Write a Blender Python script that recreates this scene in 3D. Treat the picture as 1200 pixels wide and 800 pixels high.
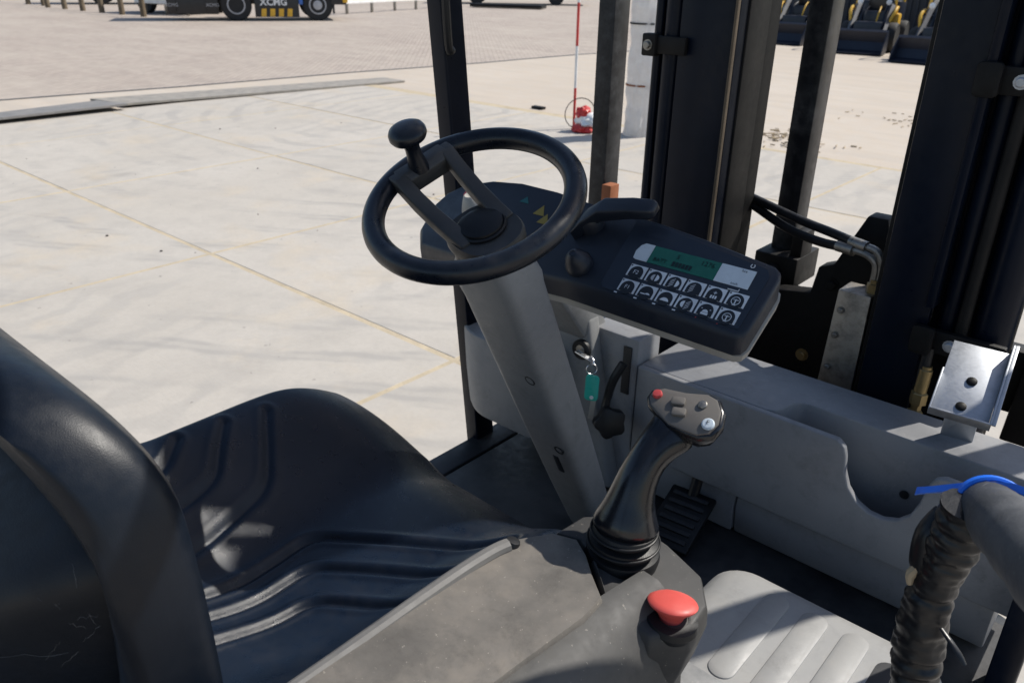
import bpy, bmesh, math, random
from mathutils import Vector, Matrix, noise
V = Vector
R = math.radians
random.seed(7)
for o in list(bpy.data.objects): bpy.data.objects.remove(o)
sc = bpy.context.scene
C = sc.collection

# ------------------------------------------------------------ camera
cam_d = bpy.data.cameras.new('camera'); cam = bpy.data.objects.new('camera', cam_d); C.objects.link(cam)
sc.camera = cam
cam_d.sensor_width = 23.5; cam_d.lens = 940 / 1200 * 23.5
cam_d.clip_start = 0.02; cam_d.clip_end = 2000
TH, PI_, RO = R(41.3), R(25), R(1)
rt0 = V((math.cos(TH), math.sin(TH), 0)); fh = V((-math.sin(TH), math.cos(TH), 0)); up0 = V((0, 0, 1))
fw = math.cos(PI_) * fh - math.sin(PI_) * up0
upv = math.sin(PI_) * fh + math.cos(PI_) * up0
rt = math.cos(RO) * rt0 + math.sin(RO) * upv
up = math.cos(RO) * upv - math.sin(RO) * rt0
M = Matrix((rt, up, -fw)).transposed().to_4x4(); M.translation = V((0, 0, 1.9))
cam.matrix_world = M
cam_d.dof.use_dof = True; cam_d.dof.focus_distance = 1.2; cam_d.dof.aperture_fstop = 6.3

# ------------------------------------------------------------ light
SUN_AZ, SUN_EL = R(26), R(47)          # azimuth from +Y towards +X
w = bpy.data.worlds.new('World'); sc.world = w; w.use_nodes = True
nt = w.node_tree; bg = nt.nodes['Background']
sky = nt.nodes.new('ShaderNodeTexSky'); sky.sky_type = 'NISHITA'; sky.sun_disc = False
sky.sun_elevation = SUN_EL; sky.sun_rotation = SUN_AZ; sky.air_density = 1.0; sky.dust_density = 1.0
nt.links.new(sky.outputs[0], bg.inputs[0]); bg.inputs[1].default_value = 0.125
sd = bpy.data.lights.new('sun', 'SUN'); sd.energy = 4.6; sd.angle = R(0.53); sd.color = (1, 0.95, 0.87)
sun = bpy.data.objects.new('sun', sd); C.objects.link(sun)
tosun = V((math.sin(SUN_AZ) * math.cos(SUN_EL), math.cos(SUN_AZ) * math.cos(SUN_EL), math.sin(SUN_EL)))
sun.rotation_euler = tosun.to_track_quat('Z', 'Y').to_euler()
sun.location = (3, 6, 8)
sc.view_settings.view_transform = 'Standard'; sc.view_settings.look = 'None'
sc.view_settings.gamma = 1; sc.view_settings.use_curve_mapping = False
sc.view_settings.exposure = 0.25

# ------------------------------------------------------------ materials
MATS = {}
class N:
    """small node-graph helper"""
    def __init__(s, name):
        s.m = bpy.data.materials.new(name); s.m.use_nodes = True; s.t = s.m.node_tree
        s.b = s.t.nodes['Principled BSDF']; MATS[name] = s.m
        s.geo = None
    def new(s, typ, **k):
        n = s.t.nodes.new('ShaderNode' + typ)
        for a, b in k.items():
            if a == 'inp':
                for i, v in b.items():
                    if isinstance(v, bpy.types.NodeSocket): s.t.links.new(v, n.inputs[i])
                    else: n.inputs[i].default_value = v
            else: setattr(n, a, b)
        return n
    def link(s, a, b): s.t.links.new(a, b)
    def pos(s):
        if not s.geo: s.geo = s.new('NewGeometry')
        return s.geo.outputs['Position']
    def mapped(s, scale=(1, 1, 1), rot=(0, 0, 0), loc=(0, 0, 0)):
        return s.new('Mapping', inp={0: s.pos(), 1: loc, 2: rot, 3: scale}).outputs[0]
    def noise(s, scale, detail=4, rough=.55, vec=None, dist=0):
        return s.new('TexNoise', inp={'Vector': vec or s.pos(), 'Scale': scale, 'Detail': detail, 'Roughness': rough, 'Distortion': dist}).outputs[0]
    def ramp(s, fac, stops):
        r = s.new('ValToRGB'); s.link(fac, r.inputs[0]); e = r.color_ramp.elements
        while len(e) < len(stops): e.new(0.5)
        for el, (p, c) in zip(e, stops):
            el.position = p; el.color = (*c, 1) if len(c) == 3 else c
        return r.outputs[0]
    def rng(s, fac, a, b, c, d):
        return s.new('MapRange', inp={0: fac, 1: a, 2: b, 3: c, 4: d}).outputs[0]
    def mix(s, fac, a, b, mode='MIX'):
        n = s.new('Mix', data_type='RGBA', blend_type=mode)
        for i, v in ((0, fac), (6, a), (7, b)):
            if isinstance(v, bpy.types.NodeSocket): s.link(v, n.inputs[i])
            else: n.inputs[i].default_value = v if i == 0 else (*v, 1)
        return n.outputs[2]
    def math(s, op, a, b=0, c=0):
        return s.new('Math', operation=op, inp={0: a, 1: b, 2: c}).outputs[0]
    def bump(s, h, strength=.3, dist=.002, normal=None):
        n = s.new('Bump', inp={'Strength': strength, 'Distance': dist, 'Height': h})
        if normal: s.link(normal, n.inputs['Normal'])
        return n.outputs[0]
    def fin(s, col=None, rough=None, normal=None, **k):
        for nm, v in (('Base Color', col), ('Roughness', rough), ('Normal', normal)):
            if v is None: continue
            if isinstance(v, bpy.types.NodeSocket): s.link(v, s.b.inputs[nm])
            else: s.b.inputs[nm].default_value = (*v, 1) if nm == 'Base Color' else v
        for a, v in k.items(): s.b.inputs[a.replace('_', ' ')].default_value = v
        return s.m

def plastic(name, col, rough=.5, dust=.25, dustcol=(.2, .18, .15), grain=900, gs=.12, var=.2, spec=.5, scratch=.0, dist=.0006, flatdust=.25, grime=0):
    n = N(name)
    a = n.noise(7, 6, .65); b = n.noise(45, 4, .6)
    c = n.mix(n.rng(a, .3, .75, 0, 1), tuple(x * (1 - var) for x in col), tuple(x * (1 + var) for x in col))
    d = n.math('MULTIPLY', n.rng(a, .42, .72, 0, 1), n.rng(b, .35, .7, 0.2, 1))
    up_ = n.new('SeparateXYZ', inp={0: (n.geo or n.new('NewGeometry')).outputs['Normal']}).outputs[2]
    d = n.math('MULTIPLY', d, n.rng(up_, -.2, .9, flatdust, 1))
    d = n.math('MULTIPLY', d, dust)
    c = n.mix(d, c, dustcol)
    if grime:
        g1 = n.noise(16, 10, .75, dist=.4); g2 = n.noise(160, 4, .7)
        gm = n.math('MULTIPLY', n.rng(g1, .50, .68, 0, 1), n.rng(g2, .35, .65, .3, 1))
        c = n.mix(n.math('MULTIPLY', gm, grime), c, tuple(x * .35 for x in col))
        sp_ = n.rng(n.noise(210, 2, .5), .70, .74, 0, 1)
        c = n.mix(n.math('MULTIPLY', sp_, grime * .8), c, (.42, .38, .32))
    if scratch:
        sx = n.noise(60, 2, .5, vec=n.mapped((1, 1, 14), (.6, .9, .3)), dist=.6)
        c = n.mix(n.math('MULTIPLY', n.rng(sx, .66, .7, 0, 1), scratch), c, (.35, .34, .33))
    rr = n.math('ADD', n.rng(b, .3, .7, rough - .07, rough + .09), n.math('MULTIPLY', d, .3))
    nz = n.bump(n.noise(grain, 2, .5), gs, dist)
    return n.fin(c, rr, nz, Specular_IOR_Level=spec)

plastic('vinyl', (.002, .0055, .0135), .31, .10, (.075, .07, .065), 1400, .28, .2, .38, dist=.0012)
plastic('vinyl_back', (.0025, .0055, .0115), .40, .10, (.10, .10, .10), 900, .25, .2, .32)
plastic('shell', (.007, .0085, .012), .45, .35, (.05, .05, .052), 500, .3, .25, .32)
plastic('armrest', (.135, .124, .110), .62, .6, (.25, .215, .175), 1500, .3, .3, .35, grime=.5)
plastic('armrest_side', (.066, .064, .061), .6, .4, (.15, .14, .12), 1500, .25, .2, .4, grime=.4)
plastic('armrest_trim', (.13, .125, .118), .55, .4, (.25, .23, .2), 1200, .25)
plastic('grey_plastic', (.215, .217, .217), .48, .22, (.22, .2, .17), 1300, .16, .08, .45, scratch=.22, grime=.45)
plastic('grey_dash', (.228, .232, .242), .46, .18, (.22, .2, .17), 1300, .16, .08, .5, scratch=.2, grime=.45)
plastic('light_cover', (.30, .297, .288), .5, .3, (.34, .31, .26), 1100, .15, .06, .4, grime=.3, scratch=.2)
plastic('pod', (.010, .014, .023), .42, .14, (.12, .11, .1), 1500, .2, .12, .5)
plastic('pod_face', (.016, .022, .034), .36, .10, (.12, .11, .1), 1800, .1, .1, .5)
plastic('beige_trim', (.36, .34, .30), .5, .2)
plastic('black_rubber', (.010, .0105, .012), .42, .2, (.09, .085, .08), 800, .2, .2, .28)
plastic('wheel_rim', (.0035, .006, .0115), .30, .22, (.08, .075, .07), 700, .25, .2, .42)
plastic('spoke_plastic', (.038, .037, .036), .5, .45, (.13, .12, .105), 900, .3, .2, .45)
plastic('mat_black', (.024, .025, .029), .6, .9, (.085, .08, .075), 500, .5, .4, .35, flatdust=.5)
plastic('mast_paint', (.0035, .0066, .0150), .34, .10, (.05, .047, .045), 300, .1, .2, .16)
plastic('mast_dirty', (.008, .0078, .008), .55, .40, (.05, .04, .03), 200, .4, .4, .2)
plastic('bar_paint', (.008, .009, .012), .36, .6, (.26, .26, .26), 250, .2, .2, .22, flatdust=.42)
plastic('grip_plastic', (.005, .006, .009), .22, .12, (.12, .10, .08), 900, .1, .2, .5)
plastic('grip_plate', (.125, .113, .10), .55, .4, (.2, .18, .15), 900, .2)
plastic('red_plastic', (.60, .085, .07), .46, .35, (.62, .30, .26), 900, .08, .1, .4)
plastic('red_button', (.5, .06, .06), .4, .2)
plastic('white_plastic', (.7, .7, .68), .45, .1)
plastic('blue_grey_button', (.55, .62, .68), .4, .1)
plastic('rust', (.28, .10, .045), .8, .3, (.12, .06, .03), 200, .6, .4, .3)
plastic('brass', (.30, .22, .10), .42, .4, (.1, .08, .06), 300, .2, .2); MATS['brass'].node_tree.nodes['Principled BSDF'].inputs['Metallic'].default_value = .7
plastic('foam_wrap', (.062, .066, .074), .55, .3, (.2, .2, .2), 250, .6, .25, .4, scratch=.2)
plastic('black_tape', (.004, .005, .0075), .34, .02, (.1, .1, .1), 300, .3, .3, .35)
plastic('blue_ribbon', (.012, .16, .78), .38, .08, (.3, .4, .6), 500, .2, .1, .5)
plastic('teal_tag', (.03, .42, .34), .32, .05, (.3, .5, .4), 500, .05, .05, .5)
plastic('red_paint', (.55, .03, .025), .45, .15); plastic('white_paint', (.78, .78, .76), .45, .2)
plastic('wood_post', (.16, .125, .085), .8, .4, (.08, .06, .04), 60, .6, .35, .2)
plastic('yellow_paint', (.62, .36, .03), .4, .2, (.3, .22, .1))
plastic('navy_machine', (.006, .010, .022), .4, .12, (.06, .055, .05))
plastic('tyre', (.014, .014, .014), .75, .4, (.07, .06, .05), 90, .4)
plastic('truck_black', (.012, .013, .016), .35, .15, (.08, .08, .08))
plastic('truck_blue', (.03, .12, .42), .35, .1)
plastic('stripe_yellow', (.75, .42, .03), .45, .1)
plastic('rim_grey', (.42, .42, .43), .4, .2, (.2, .2, .2)); plastic('rim_white', (.7, .7, .7), .4, .2)
plastic('lamp_white', (.75, .77, .8), .25, .1)
plastic('fold_blue', (.05, .055, .06), .5, .2)
plastic('plate_steel', (.20, .19, .18), .6, .5, (.27, .24, .2), 60, .5, .2, .4)
plastic('plate_sandy', (.27, .25, .22), .7, .6, (.38, .33, .27), 60, .5, .2, .3)
plastic('worn_edge', (.10, .075, .05), .6, .6, (.03, .025, .02), 120, .6, .5, .3, flatdust=.8); plastic('nose_plastic', (.042, .041, .040), .55, .35, (.12, .11, .1), 1300, .2, .2, .35, grime=.3); plastic('scuff', (.09, .09, .09), .7, .4, (.05, .05, .05)); plastic('teal_sticker', (.01, .10, .10), .5, .05); plastic('yellow_sticker', (.26, .19, .03), .5, .5, (.06, .05, .04))
plastic('straw', (.36, .28, .18), .9, .4)
plastic('key_white', (.62, .64, .66), .5, .12, (.4, .38, .35))
plastic('key_black', (.012, .014, .018), .4, .05)
plastic('lens_window', (.58, .62, .64), .3, .1)
plastic('blue_fabric', (.03, .08, .25), .7, .1)

def metal(name, col, rough, spots=.3, aniso=None):
    n = N(name)
    a = n.noise(30, 6, .7); b = n.noise(140, 3, .6, vec=n.mapped((1, 1, 8)))
    c = n.mix(n.rng(a, .45, .75, 0, spots), col, tuple(x * .35 for x in col))
    rr = n.rng(b, .3, .7, rough - .08, rough + .12)
    return n.fin(c, rr, n.bump(b, .08, .0005), Metallic=1.0)
metal('galvanised', (.46, .48, .51), .52, .35)
metal('steel_block', (.40, .37, .33), .5, .9)
metal('key_metal', (.7, .71, .74), .28, .1)
metal('bolt_metal', (.30, .285, .26), .45, .6)
metal('cable_wire', (.5, .5, .5), .4, .3)

n = N('lcd'); a = n.noise(60, 2, .5)
n.fin(n.mix(a, (.010, .10, .068), (.018, .15, .10)), .22)
n = N('lcd_ink'); n.fin((.003, .014, .012), .3)

n = N('wrap_film')          # crumpled white stretch film
a = n.noise(9, 8, .7); b = n.noise(30, 6, .7, dist=.8)
n.fin(n.mix(n.rng(a, .35, .7, 0, 1), (.82, .81, .80), (.62, .59, .57)), n.rng(b, .3, .7, .2, .5), n.bump(b, .8, .03))
tl = n.new('BsdfTranslucent', inp={'Color': (.8, .79, .78, 1)}); mx = n.new('MixShader', inp={0: .45, 1: n.b.outputs[0], 2: tl.outputs[0]}); n.link(mx.outputs[0], n.t.nodes['Material Output'].inputs[0])

def concrete():
    n = N('concrete'); p = n.pos()
    oi = n.new('ObjectInfo')
    big = n.noise(.55, 6, .6); mid = n.noise(2.4, 8, .65); fine = n.noise(38, 6, .7)
    base = n.mix(n.rng(big, .3, .7, 0, 1), (.43, .39, .335), (.50, .46, .405))
    base = n.mix(n.rng(oi.outputs['Random'], 0, 1, 0, .35), base, (.41, .385, .345))
    base = n.mix(n.math('MULTIPLY', n.rng(mid, .48, .72, 0, 1), .42), base, (.315, .292, .262))
    # curved grey scuffs left by turning tyres
    wv = n.new('TexWave', wave_type='BANDS', bands_direction='DIAGONAL', inp={'Vector': n.mapped((1, 1, 1), (0, 0, .5)), 'Scale': 1.5, 'Distortion': 7, 'Detail': 3, 'Detail Scale': 1.1}).outputs[1]
    msk = n.rng(n.noise(.42, 3, .5, vec=n.mapped((1, 1, 1), loc=(3.1, 7.7, 0))), .47, .62, 0, 1)
    base = n.mix(n.math('MULTIPLY', n.math('MULTIPLY', n.rng(wv, .45, .85, 0, 1), msk), .32), base, (.27, .262, .25))
    wv2 = n.new('TexWave', wave_type='RINGS', rings_direction='Z', inp={'Vector': n.mapped((1, 1, 1), loc=(8.5, -8.5, 0)), 'Scale': .75, 'Distortion': 3.0, 'Detail': 5, 'Detail Scale': 2.2}).outputs[1]
    tread = n.new('TexWave', wave_type='BANDS', bands_direction='X', inp={'Vector': n.mapped((1, 1, 1), (0, 0, 1.0)), 'Scale': 3.2, 'Distortion': 3.5, 'Detail': 2}).outputs[1]
    m2 = n.math('MULTIPLY', n.rng(wv2, .62, .9, 0, 1), n.rng(n.noise(.8, 4, .6), .45, .6, 0, 1))
    m2 = n.math('MULTIPLY', m2, n.rng(tread, .2, .8, .45, 1))
    base = n.mix(n.math('MULTIPLY', m2, .52), base, (.26, .252, .24))
    oil = n.rng(n.noise(.9, 3, .5, vec=n.mapped((1, 1, 1), loc=(21, 4, 0))), .70, .76, 0, 1)
    base = n.mix(n.math('MULTIPLY', oil, .35), base, (.24, .225, .2))
    base = n.mix(n.math('MULTIPLY', n.rng(n.noise(7, 9, .75), .5, .7, 0, 1), .30), base, (.33, .305, .27))
    # hairline brushed finish, pits, warm sand dust
    br = n.noise(5, 3, .6, vec=n.mapped((1.2, 16, 1), (0, 0, .3)))
    base = n.mix(n.math('MULTIPLY', n.rng(br, .4, .7, 0, 1), .16), base, (.40, .385, .36))
    base = n.mix(n.math('MULTIPLY', n.rng(n.noise(1.1, 5, .6, vec=n.mapped((1, 1, 1), loc=(9, 2, 0))), .55, .75, 0, 1), .6), base, (.52, .43, .31))
    spk = n.rng(n.noise(17, 2, .5), .735, .76, 0, 1)
    base = n.mix(n.math('MULTIPLY', spk, .55), base, (.15, .14, .13))
    base = n.mix(n.rng(fine, .3, .75, 0, .3), base, (.32, .29, .255))
    n.fin(base, .82, n.bump(n.math('ADD', fine, n.math('MULTIPLY', br, .6)), .25, .004), Specular_IOR_Level=.25)
concrete()
def sandy():
    n = N('sandy_pavement')
    a = n.noise(.25, 6, .6); b = n.noise(3.5, 7, .68); c = n.noise(50, 5, .7)
    st = n.noise(1.2, 5, .6, vec=n.mapped((.25, 2.2, 1), (0, 0, .9)))
    col = n.mix(n.rng(a, .35, .65, 0, 1), (.46, .40, .335), (.52, .465, .40))
    col = n.mix(n.math('MULTIPLY', n.rng(b, .42, .7, 0, 1), .5), col, (.50, .405, .30))
    col = n.mix(n.math('MULTIPLY', n.rng(st, .45, .7, 0, 1), .35), col, (.36, .325, .285))
    col = n.mix(n.rng(c, .3, .75, 0, .3), col, (.32, .275, .22))
    n.fin(col, .9, n.bump(n.math('ADD', b, c), .4, .01), Specular_IOR_Level=.2)
sandy()
def joint_sand():
    n = N('joint_sand'); a = n.noise(5, 6, .7); c = n.noise(60, 4, .7)
    n.fin(n.mix(n.rng(a, .35, .65, 0, 1), (.50, .42, .30), (.38, .32, .23)), .95, n.bump(c, .6, .006), Specular_IOR_Level=.15)
joint_sand()
def brickpave():
    n = N('brick_paving')
    bt = n.new('TexBrick', inp={'Vector': n.mapped((1, 1, 1), (0, 0, R(45))), 'Color1': (.40, .335, .285, 1), 'Color2': (.31, .262, .228, 1), 'Mortar': (.20, .17, .14, 1), 'Scale': 1, 'Mortar Size': .007, 'Mortar Smooth': .3, 'Bias': -.2, 'Brick Width': .21, 'Row Height': .105})
    bt.offset = .5
    a = n.noise(.35, 6, .62); b = n.noise(2.5, 6, .65); wr = n.noise(.9, 5, .6, vec=n.mapped((.3, 1.6, 1), (0, 0, .4)))
    col = n.mix(n.rng(a, .35, .68, 0, .6), bt.outputs[0], (.44, .385, .325))
    col = n.mix(n.math('MULTIPLY', n.rng(b, .45, .7, 0, 1), .4), col, (.27, .235, .205))
    col = n.mix(n.math('MULTIPLY', n.rng(wr, .45, .7, 0, 1), .4), col, (.46, .405, .34))
    n.fin(col, .85, n.bump(bt.outputs[1], .5, .006), Specular_IOR_Level=.25)
brickpave()

# ------------------------------------------------------------ mesh helpers
class MB:
    def __init__(s): s.v, s.f, s.m = [], [], []
    def add(s, vs, fs, mi=0):
        k = len(s.v); s.v += [tuple(p) for p in vs]
        for f in fs: s.f.append(tuple(i + k for i in f)); s.m.append(mi)
        return s
    def box(s, c, size, rot=None, mi=0):
        hx, hy, hz = (x / 2 for x in size)
        ps = [V((x, y, z)) for x in (-hx, hx) for y in (-hy, hy) for z in (-hz, hz)]
        if rot is not None: ps = [rot @ p for p in ps]
        c = V(c)
        return s.add([p + c for p in ps], [(0, 1, 3, 2), (4, 6, 7, 5), (0, 4, 5, 1), (2, 3, 7, 6), (0, 2, 6, 4), (1, 5, 7, 3)], mi)
    def bb(s, x0, x1, y0, y1, z0, z1, mi=0):
        return s.box(((x0 + x1) / 2, (y0 + y1) / 2, (z0 + z1) / 2), (x1 - x0, y1 - y0, z1 - z0), None, mi)
    def loft(s, loops, cap0=True, cap1=True, mi=0, close=False):
        n = len(loops[0]); vs = [p for l in loops for p in l]; fs = []
        m = len(loops)
        for j in range(m if close else m - 1):
            for i in range(n):
                a, b = j * n + i, j * n + (i + 1) % n
                c_, d = ((j + 1) % m) * n + (i + 1) % n, ((j + 1) % m) * n + i
                fs.append((a, b, c_, d))
        if not close:
            if cap0: fs.append(tuple(range(n))[::-1])
            if cap1: fs.append(tuple((m - 1) * n + i for i in range(n)))
        return s.add(vs, fs, mi)
    def tube(s, path, r, n=12, mi=0, caps=True, flat=1.0, smooth=0):
        P = [V(p) for p in path]
        rs = r if isinstance(r, (list, tuple)) else [r] * len(P)
        if smooth: P, rs = spline(P, rs, smooth)
        loops = []; prev = None
        for i, p in enumerate(P):
            t = (P[min(i + 1, len(P) - 1)] - P[max(i - 1, 0)]).normalized()
            if prev is None:
                a = V((0, 0, 1)) if abs(t.z) < .9 else V((1, 0, 0)); x = t.cross(a).normalized()
            else: x = (prev - t * prev.dot(t)).normalized()
            y = t.cross(x); prev = x
            loops.append([p + rs[i] * (math.cos(2 * math.pi * k / n) * x + flat * math.sin(2 * math.pi * k / n) * y) for k in range(n)])
        return s.loft(loops, caps, caps, mi)
    def cyl(s, a, b, r0, r1=None, n=20, mi=0): return s.tube([a, b], [r0, r0 if r1 is None else r1], n, mi)
    def lathe(s, prof, o, axis=(0, 0, 1), n=28, mi=0):
        o = V(o); q = V((0, 0, 1)).rotation_difference(V(axis).normalized())
        loops = [[o + q @ V((max(r, 1e-5) * math.cos(2 * math.pi * k / n), max(r, 1e-5) * math.sin(2 * math.pi * k / n), h)) for k in range(n)] for r, h in prof]
        return s.loft(loops, True, True, mi)
    def prism(s, poly, o, u, v, w, mi=0):
        """polygon (a,b) in the plane o+a*u+b*v, extruded along vector w"""
        o, u, v, w = V(o), V(u), V(v), V(w)
        lo = [o + a * u + b * v for a, b in poly]
        return s.loft([lo, [p + w for p in lo]], True, True, mi)
    def torus(s, c, ex, ey, nrm, Rm, r, n=72, k=18, mi=0, a0=0, a1=2 * math.pi, wob=0):
        full = abs(a1 - a0 - 2 * math.pi) < 1e-6; loops = []
        for i in range(n if full else n + 1):
            a = a0 + (a1 - a0) * i / n; d = math.cos(a) * ex + math.sin(a) * ey; p = c + Rm * d
            loops.append([p + r * (math.cos(2 * math.pi * j / k) * d + math.sin(2 * math.pi * j / k) * nrm) for j in range(k)])
        return s.loft(loops, True, True, mi, close=full)
    def quad(s, a, b, c, d, mi=0): return s.add([a, b, c, d], [(0, 1, 2, 3)], mi)
    def build(s, name, mats, parent=None, bevel=0, seg=2, smooth=True, angle=35, weld=True, sub=0):
        me = bpy.data.meshes.new(name); me.from_pydata(s.v, [], s.f)
        if isinstance(mats, str): mats = [mats]
        for m in mats: me.materials.append(MATS[m])
        for p, i in zip(me.polygons, s.m): p.material_index = i
        bm = bmesh.new(); bm.from_mesh(me)
        if weld: bmesh.ops.remove_doubles(bm, verts=bm.verts, dist=1e-5)
        bmesh.ops.recalc_face_normals(bm, faces=bm.faces)
        if bevel:
            es = [e for e in bm.edges if len(e.link_faces) == 2 and e.calc_face_angle(0) > R(30)]
            bmesh.ops.bevel(bm, geom=es, offset=bevel, segments=seg, profile=.5, affect='EDGES', clamp_overlap=True)
        bm.to_mesh(me); bm.free()
        if smooth:
            me.polygons.foreach_set('use_smooth', [True] * len(me.polygons)); me.set_sharp_from_angle(angle=R(angle))
        o = bpy.data.objects.new(name, me); C.objects.link(o)
        if sub:
            md = o.modifiers.new('subdivision', 'SUBSURF'); md.levels = md.render_levels = sub
        if parent is not None: attach(o, parent)
        return o

ORG = {}
def attach(o, parent):
    """parent without moving: meshes are written in world coordinates"""
    o.parent = parent
    o.matrix_parent_inverse = Matrix.Translation(-ORG.get(parent.name, V((0, 0, 0))))
    return o
def thing(name, label, cat, loc, group=None):
    o = bpy.data.objects.new(name, None); C.objects.link(o); o.location = loc; o.empty_display_size = .1
    ORG[o.name] = V(loc); return tag(o, label, cat, group)
def tag(o, label=None, cat=None, group=None, kind=None):
    if label: o['label'] = label
    if cat: o['category'] = cat
    if group: o['group'] = group
    if kind: o['kind'] = kind
    return o
def spline(P, rs, k):
    out, ro = [], []
    n = len(P)
    for i in range(n - 1):
        p0, p1, p2, p3 = P[max(i - 1, 0)], P[i], P[i + 1], P[min(i + 2, n - 1)]
        for j in range(k):
            t = j / k
            out.append(.5 * ((2 * p1) + (-p0 + p2) * t + (2 * p0 - 5 * p1 + 4 * p2 - p3) * t * t + (-p0 + 3 * p1 - 3 * p2 + p3) * t ** 3))
            ro.append(rs[i] + (rs[i + 1] - rs[i]) * t)
    return out + [P[-1]], ro + [rs[-1]]
def rrect(x0, x1, y0, y1, r, n=6):
    out = []
    for cx, cy, a in ((x1 - r, y1 - r, 0), (x0 + r, y1 - r, 90), (x0 + r, y0 + r, 180), (x1 - r, y0 + r, 270)):
        for i in range(n + 1):
            t = R(a + 90 * i / n); out.append((cx + r * math.cos(t), cy + r * math.sin(t)))
    return out
def text_mesh(txt, size, origin, u, v, mat, name, parent, lift=.0005, bold=0):
    cu = bpy.data.curves.new('t', 'FONT'); cu.body = txt; cu.size = size; cu.align_x = 'CENTER'; cu.align_y = 'CENTER'; cu.resolution_u = 2; cu.offset = bold
    t = bpy.data.objects.new('t', cu); C.objects.link(t)
    dg = bpy.context.evaluated_depsgraph_get()
    me = bpy.data.meshes.new_from_object(t.evaluated_get(dg)); bpy.data.objects.remove(t)
    u, v = V(u), V(v); nn = u.cross(v).normalized(); o_ = V(origin)
    for vx in me.vertices: vx.co = o_ + vx.co.x * u + vx.co.y * v + lift * nn
    me.materials.clear(); me.materials.append(MATS[mat]); me.name = name
    o = bpy.data.objects.new(name, me); C.objects.link(o); attach(o, parent); return o
def smst(a, b, x):
    t = min(1, max(0, (x - a) / (b - a))); return t * t * (3 - 2 * t)
def segd(p, a, b):
    ax, ay = a; bx, by = b; px, py = p
    dx, dy = bx - ax, by - ay; t = max(0, min(1, ((px - ax) * dx + (py - ay) * dy) / (dx * dx + dy * dy)))
    return math.hypot(px - ax - t * dx, py - ay - t * dy)
#@@STRUCTURE
# ------------------------------------------------------------ ground
def sheet(name, poly, z, mat, cuts=0):
    me = bpy.data.meshes.new(name); me.from_pydata([(x, y, z) for x, y in poly], [], [tuple(range(len(poly)))])
    me.materials.append(MATS[mat]); o = bpy.data.objects.new(name, me); C.objects.link(o); tag(o, kind='structure'); return o
sheet('ground', [(-400, -400), (400, -400), (400, 400), (-400, 400)], 0, 'sandy_pavement')
bp = []
for i in range(41):                               # slightly ragged kerbless edge of the brick yard
    y = -30 + i * 1.6; bp.append((-13.95 + .105 * max(0, y - 2) + .06 * math.sin(i * 1.7), y))
bp += [(-14, 60), (-120, 60), (-120, -30)]
sheet('brick_paving', bp, .006, 'brick_paving')
ap = sheet('concrete_apron', [(-11.85, -8), (5, -8), (5, 9.0), (-11.7, 9.3)], .0085, 'joint_sand'); ORG[ap.name] = V((0, 0, 0))
# dark drainage seam along the brick yard
mb = MB()
for i in range(40):
    a, b = bp[i], bp[i + 1]
    mb.quad((a[0] + .01, a[1], .009), (a[0] + .075, a[1], .009), (b[0] + .075, b[1], .009), (b[0] + .01, b[1], .009))
seam = mb.build('drain_seam', 'fold_blue', weld=False, smooth=False); tag(seam, kind='structure')
XJ = [-11.8, -10.18, -7.70, -5.22, -2.74, -.26, 2.22, 4.7]
YJ = [-7.95, -5.94, -3.79, -1.64, .51, 2.66, 4.81, 6.96, 9.05]
for i in range(len(XJ) - 1):
    for j in range(len(YJ) - 1):
        g = .015
        x0, x1, y0, y1 = XJ[i] + g, XJ[i + 1] - g, YJ[j] + g, YJ[j + 1] - g
        zt = .011 + random.uniform(-.0015, .0015)
        mb = MB(); e = lambda: random.uniform(-.004, .004)
        base = [(x0 + e(), y0 + e()), (x1 + e(), y0 + e()), (x1 + e(), y1 + e()), (x0 + e(), y1 + e())]
        mb.loft([[V((x, y, -.05)) for x, y in base], [V((x, y, zt)) for x, y in base]])
        mb.build('slab', 'concrete', ap, bevel=.006, seg=1, smooth=False)

def plate(name, pts, zs, label):
    mb = MB(); lo = [V((x, y, z - .03)) for (x, y), z in zip(pts, zs)]; hi = [V((x, y, z)) for (x, y), z in zip(pts, zs)]
    mb.loft([lo, hi]); o = mb.build(name, 'plate_steel', bevel=.002, seg=1)
    o.data.materials[0] = MATS['plate_sandy' if 'long' in label else 'plate_steel']; tag(o, label, 'steel plate', 'road plates along the concrete edge')
plate('road_plate', [(-12.0, 1.3), (-11.55, 1.3), (-11.62, 5.05), (-12.5, 5.0)], (.05, .085, .10, .05), 'short grey road plate at the left edge of the photo, tilted up at one end')
plate('road_plate', [(-12.75, 5.0), (-11.85, 5.12), (-11.35, 9.9), (-12.0, 9.95)], (.045, .065, .035, .026), 'long grey road plate lying along the concrete edge beyond the short one')
#@@FORKLIFT
# ------------------------------------------------------------ forklift
FK = thing('forklift', 'grey and black forklift truck with black seat, spinner steering wheel and dark mast', 'forklift', (-.65, .7, 0))
def part(mb, name, mats, parent=FK, **k): return mb.build(name, mats, parent, **k)
X, Y, Z = V((1, 0, 0)), V((0, 1, 0)), V((0, 0, 1))

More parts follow.
